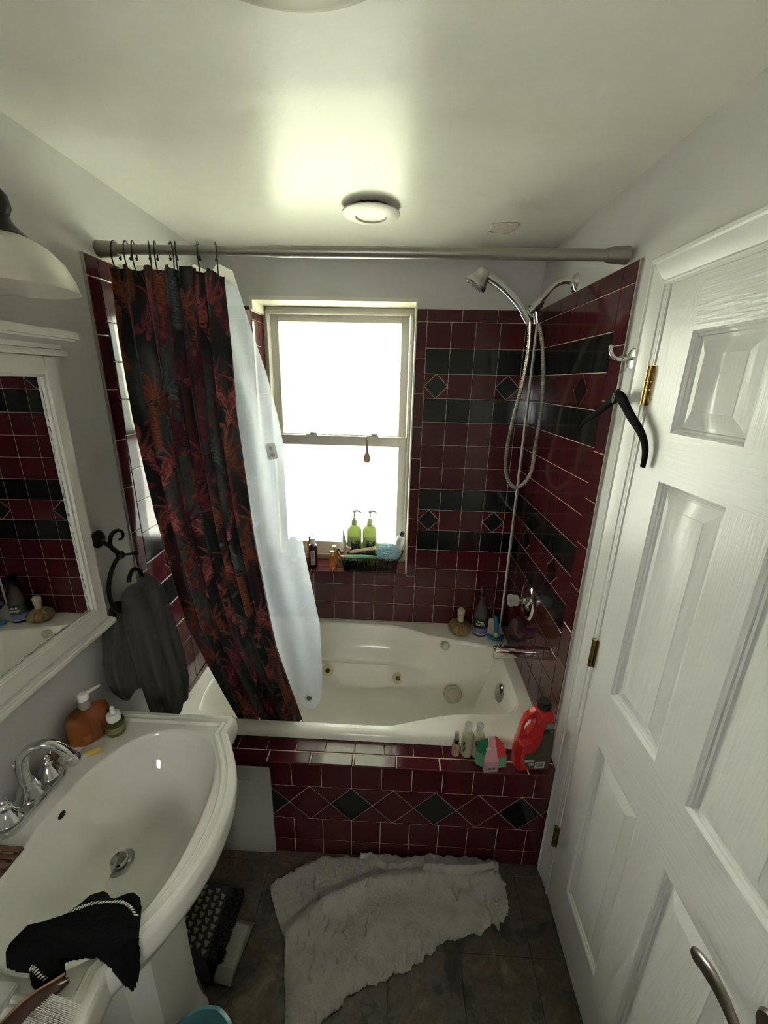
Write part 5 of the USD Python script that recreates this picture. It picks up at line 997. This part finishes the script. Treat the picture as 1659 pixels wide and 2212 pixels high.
pfm.vertices = d_ * (.033 + .016 * np.clip(rdg, 0, 1)[:, None] + .009 * np.clip(rdg2, 0, 1)[:, None]) * [1.25, .80, .90] + P3(-.634, .038, H + .106)
single('bath_pouf', pfm, MX('pouf_mesh', {'p': ('principled_bsdf', {'base_color': (.52, .68, .74), 'roughness': .7}), 't': ('translucent_bsdf', {'color': (.52, .72, .78)}), 'm': ('mix_closure', {'fac': .4})}, [('p.BSDF', 'm.closure1'), ('t.BSDF', 'm.closure2')], 'm.closure'), 'pale blue ruffled bath pouf resting in the right half of the sill basket', 'bath pouf', 30)
spn = Thing('wooden_scoop', 'little tan scoop hung on a tie from the window meeting rail', 'scoop', (-.765, .158, 1.36))
ow = np.array([(.0, .0), (.0062, 0), (.0066, .03), (.0050, .055), (.0052, .075), (.012, .088), (.0170, .103), (.0175, .115), (.014, .126), (.007, .132), (0, .133)])
pl = np.vstack([np.c_[ow[:, 0], -ow[:, 1]], np.c_[-ow[::-1, 0], -ow[::-1, 1]]]); FSp = Fr((-.765, .1595, 1.492), (1, 0, 0), (0, -1, 0))
spn.part('scoop', FSp.m(prism(Polygon(pl).buffer(.0006), -.0025, .0035)), M('scoop_tan', (.36, .22, .13), .55), 20)
spn.part('tie', cat([tube(spline([(-.776, .158, 1.503), (-.766, .154, 1.498), (-.764, .1535, 1.484), (-.757, .156, 1.497), (-.742, .160, 1.508)], 20), .0016, 6), tube(spline([(-.766, .154, 1.498), (-.772, .153, 1.486), (-.769, .155, 1.478)], 10), .0013, 6)]), M('tie_cream', (.60, .55, .42), .7))
single('bent_strip', cat([tube(spline([(-1.005, .176, 1.4985), (-.988, .174, 1.506), (-.968, .174, 1.503), (-.940, .176, 1.4985), (-.910, .176, 1.500), (-.885, .176, 1.503), (-.866, .176, 1.510)], 40), .0022, 6, flat=(1.0, 2.0))]), M('strip_grey', (.40, .38, .28), .5), 'thin wavy grey strip lying on the window meeting rail between the two locks', 'strip')

# ================================================================ FLOOR
rug0 = Polygon([(-1.01, -1.021), (-.994, -.993), (-.952, -.967), (-.881, -.925), (-.841, -.905), (-.719, -.898), (-.614, -.899), (-.444, -.897), (-.349, -.896), (-.227, -.897), (-.165, -.905), (-.143, -.96), (-.151, -1.041), (-.199, -1.097), (-.216, -1.082), (-.244, -1.099), (-.336, -1.127), (-.393, -1.136), (-.435, -1.166), (-.513, -1.216), (-.594, -1.243), (-.687, -1.279), (-.699, -1.295), (-.737, -1.322), (-.768, -1.347), (-.790, -1.40), (-.850, -1.42), (-.858, -1.37), (-.874, -1.3), (-.895, -1.237), (-.911, -1.168), (-.959, -1.1)])
q = np.array([rug0.exterior.interpolate(s).coords[0] for s in np.arange(0, rug0.length, .004)])
jag = (fbm(np.c_[q * 38, q[:, :1] * 0], 3, 6) - .5) * .022 + (fbm(np.c_[q * 140, q[:, :1] * 0], 2, 7) - .5) * .010
calm = (q[:, 0] < -.86) & (q[:, 1] < -1.03); jag[calm] *= .2
nrm = np.gradient(q, axis=0)[:, ::-1] * [1, -1]; nrm /= np.linalg.norm(nrm, axis=1)[:, None]; rug = Polygon(q + nrm * jag[:, None]).buffer(0)
rug = rug if rug.geom_type == 'Polygon' else max(rug.geoms, key=lambda g: g.area)
def ridge(x, y, line, w_): return np.exp(-(shapely.distance(shapely.geometry.LineString(line), shapely.points(x, y)) / w_) ** 2)
flap1 = Polygon([(-.730, -.880), (-.445, -.880), (-.452, -.928), (-.50, -.942), (-.579, -.951), (-.616, -.933), (-.64, -.915), (-.68, -.905)])
flap2 = Polygon([(-.441, -.880), (-.229, -.885), (-.155, -.90), (-.165, -.925), (-.197, -.940), (-.28, -.958), (-.36, -.956), (-.447, -.946)])
def jagd(poly, s): 
    q = np.array([poly.exterior.interpolate(k).coords[0] for k in np.arange(0, poly.length, .004)]); n_ = np.gradient(q, axis=0)[:, ::-1] * [1, -1]; n_ /= np.linalg.norm(n_, axis=1)[:, None]
    return Polygon(q + n_ * ((fbm(np.c_[q * 60, q[:, :1] * 0], 3, s) - .5) * .016)[:, None]).buffer(0)
flap1, flap2 = jagd(flap1, 21), jagd(flap2, 23)
def rug_top(x, y):
    e = np.clip(-sdist(rug, x, y) / .014, 0, 1) ** .5
    z = .004 + .012 * e
    z += .030 * ridge(x, y, [(-.93, -1.19), (-.814, -1.07), (-.68, -1.005), (-.565, -.972), (-.40, -.962), (-.20, -.955)], .030)
    z += .020 * ridge(x, y, [(-.402, -1.139), (-.308, -1.034), (-.189, -.945)], .022) + .016 * ridge(x, y, [(-.80, -1.30), (-.62, -1.14), (-.45, -1.05), (-.33, -1.02)], .045)
    for f_, h in ((flap1, .026), (flap2, .034)): z += h * np.clip(-sdist(f_, x, y) / .008 + .25, 0, 1) ** .5
    wr_ = fbm(np.stack([x * 12, y * 12, x * 0], -1), 3, 12); z += .006 * (wr_ - .5) * e
    # short irregular cracks of the matted pile
    ck = noise(np.stack([x * 120 + 2.2 * noise(np.stack([x * 40, y * 60, x * 0], -1), 77), y * 30 + x * 9, x * 0], -1), 31); z -= .0075 * np.clip((ck - .80) / .10, 0, 1) * e
    z += .0022 * (noise(np.stack([x * 420, y * 420, x * 0], -1), 14) - .5) + .0018 * (noise(np.stack([x * 190, y * 190, x * 0], -1), 15) - .5)
    return np.maximum(z, .0035)
single('bath_mat', heightsheet(rug, .0021, rug_top, lambda x, y: np.full_like(x, .0006)), M('mat_pile', (.44, .42, .375), .95, var=((.36, .34, .30), 22, .42, .70), bump=(420, .55, .003), sheen_weight=.2), 'crumpled off-white bath mat with ragged curled edges on the floor before the tub', 'bath mat', True)
bg = Thing('patterned_bag', 'black bag with cream triangles and a fuzzy black edge on the floor beside the pedestal', 'bag', (-1.165, -1.18, 0))
bgm = hull([(x, y, z) for x, y, z in [(-1.232, -1.272, .004), (-1.105, -1.278, .004), (-1.232, -1.090, .004), (-1.105, -1.086, .004), (-1.226, -1.266, .150), (-1.118, -1.274, .122), (-1.226, -1.092, .150), (-1.116, -1.090, .122)]])
bg.part('body', bgm, M('bag_black', (.012, .011, .012), .8), False)
A_, B_, C_ = P3(-1.226, -1.266, .1506), P3(-1.117, -1.274, .1226), P3(-1.226, -1.092, .1506)
ux, uy = (B_ - A_), (C_ - A_); Lx, Ly = np.linalg.norm(ux), np.linalg.norm(uy); FBg = Fr(A_, ux, np.cross(ux, uy), uy / Ly); tri = []
for i in range(5):
    for j in range(8):
        c_ = ((i + .5) * Lx / 5, (j + .5 + .5 * (i % 2)) * Ly / 8.6); tp = Polygon([(c_[0] - .0085, c_[1] + .007), (c_[0] + .0085, c_[1] + .006), (c_[0] + .001, c_[1] - .0085)]).buffer(-.0015).buffer(.0022)
        tp = tp.intersection(sbox(.001, .001, Lx - .001, Ly - .001))
        if tp.area > 3e-5: tri.append(FBg.m(prism(tp, 0, .0005)))
bg.part('triangle_print', cat(tri), M('print_tan', (.205, .165, .125), .8), False, label='cream rounded triangles printed on the black cloth')
fz = tube(spline([(-1.102, -1.262, .085), (-1.098, -1.20, .095), (-1.096, -1.14, .100), (-1.098, -1.094, .100)], 60), .024, 26); fz = fz.subdivide().subdivide()
fz.vertices += fz.vertex_normals * ((noise(fz.vertices * 330, 4) - .4) * .011 + (noise(fz.vertices * 90, 5) - .5) * .010)[:, None]
bg.part('fuzzy_edge', fz, M('fuzz_black', (.006, .006, .007), .95), False)
pkg = Thing('wipes_pack', 'flat white plastic pack lying on the floor to the right of the patterned bag', 'pack', (-1.07, -1.2, 0))
pw0, pw1 = P3(-1.030, -1.122, 0), P3(-1.052, -1.280, 0); dv = (pw1 - pw0) / np.linalg.norm(pw1 - pw0); FP = Fr(pw0, dv, (0, 0, 1), (-dv[1] * -1, -dv[0], 0)) if False else None
def packring(s_, h, w_): c_ = pw0 + dv * s_ + P3(-.026, .004, 0); n_ = P3(dv[1], -dv[0], 0); a = np.linspace(0, 2 * np.pi, 24, endpoint=False); ca, sa = np.cos(a), np.sin(a); return c_ + np.outer(np.sign(ca) * np.abs(ca) ** .5 * w_, n_) + np.outer(.0005 + h / 2 + np.sign(sa) * np.abs(sa) ** .5 * h / 2, [0, 0, 1])
pkw = M('pack_white', (.34, .34, .31), .22, bump=(45, .4, .003))
pkg.part('body', loft([packring(.026, .036, .028), packring(.030, .040, .029), packring(.132, .040, .029), packring(.136, .036, .028)]), M('pack_cream', (.36, .345, .29), .35, bump=(40, .3, .003)), 40)
pkg.part('sealed_end', loft([packring(.0, .004, .029), packring(.006, .012, .029), packring(.027, .036, .0282)]), pkw, 40)
pkg.part('sealed_end', loft([packring(.134, .037, .0282), packring(.152, .016, .030), packring(.160, .004, .031)]), pkw, 40)
mg_ = Thing('magazine', 'thin colored book with pale edge standing between the sink pedestal and the bag', 'book', (-1.25, -1.15, 0))
mg_.part('cover', hull([(-1.262, -1.245, .0), (-1.262, -1.078, .0), (-1.256, -1.245, .0), (-1.256, -1.078, .0), (-1.246, -1.245, .205), (-1.246, -1.078, .205), (-1.241, -1.245, .205), (-1.241, -1.078, .205)]), M('cover_rust', (.16, .06, .025), .4, var=((.045, .075, .035), 18, .45, .55)), False)
mg_.part('pages', hull([(-1.2555, -1.243, .001), (-1.2555, -1.080, .001), (-1.2475, -1.243, .001), (-1.2475, -1.080, .001), (-1.2405, -1.243, .204), (-1.2405, -1.080, .204), (-1.2335, -1.243, .204), (-1.2335, -1.080, .204)]), M('page_edge', (.34, .32, .26), .7), False)
bn = Thing('waste_bin', 'small white waste bin lined with a crinkled teal plastic bag at the bottom edge', 'waste bin', (-1.018, -1.508, 0))
BN = P3(-1.018, -1.508, 0)
bn.part('bin', lathe([(0, 0), (.066, 0), (.068, .004), (.083, .245), (.0845, .248), (.0815, .249), (.066, .008), (0, .008)], 48, BN), M('bin_white', (.55, .55, .53), .35))
a = np.linspace(0, 2 * np.pi, 180, endpoint=False); rg = []
for r_, z, w_ in [(.0815, .150, .06), (.0855, .175, .05), (.0865, .215, .035), (.0885, .246, .02), (.087, .256, .02), (.079, .258, .02), (.070, .240, .05), (.055, .215, .12), (.030, .205, .2), (.008, .212, .2)]:
    k = 1 + w_ * (noise(np.c_[np.cos(a) * 5, np.sin(a) * 5, a * 0 + z * 30], 6) - .5) * 1.6; zz_ = BN[2] + z + .016 * (noise(np.c_[np.cos(a) * 4, np.sin(a) * 4, a * 0 + z * 18], 9) - .5) * (w_ > .03); rg.append(np.c_[BN[0] + np.maximum(r_ * k, .0838 if .16 < z < .25 and r_ > .08 else 0) * np.cos(a), BN[1] + np.maximum(r_ * k, .0838 if .16 < z < .25 and r_ > .08 else 0) * np.sin(a), zz_])
bn.part('bag', loft(rg[::1], False, True), M('bag_teal', (.085, .23, .26), .22, bump=(60, .7, .004), transmission_weight=.15), 40)
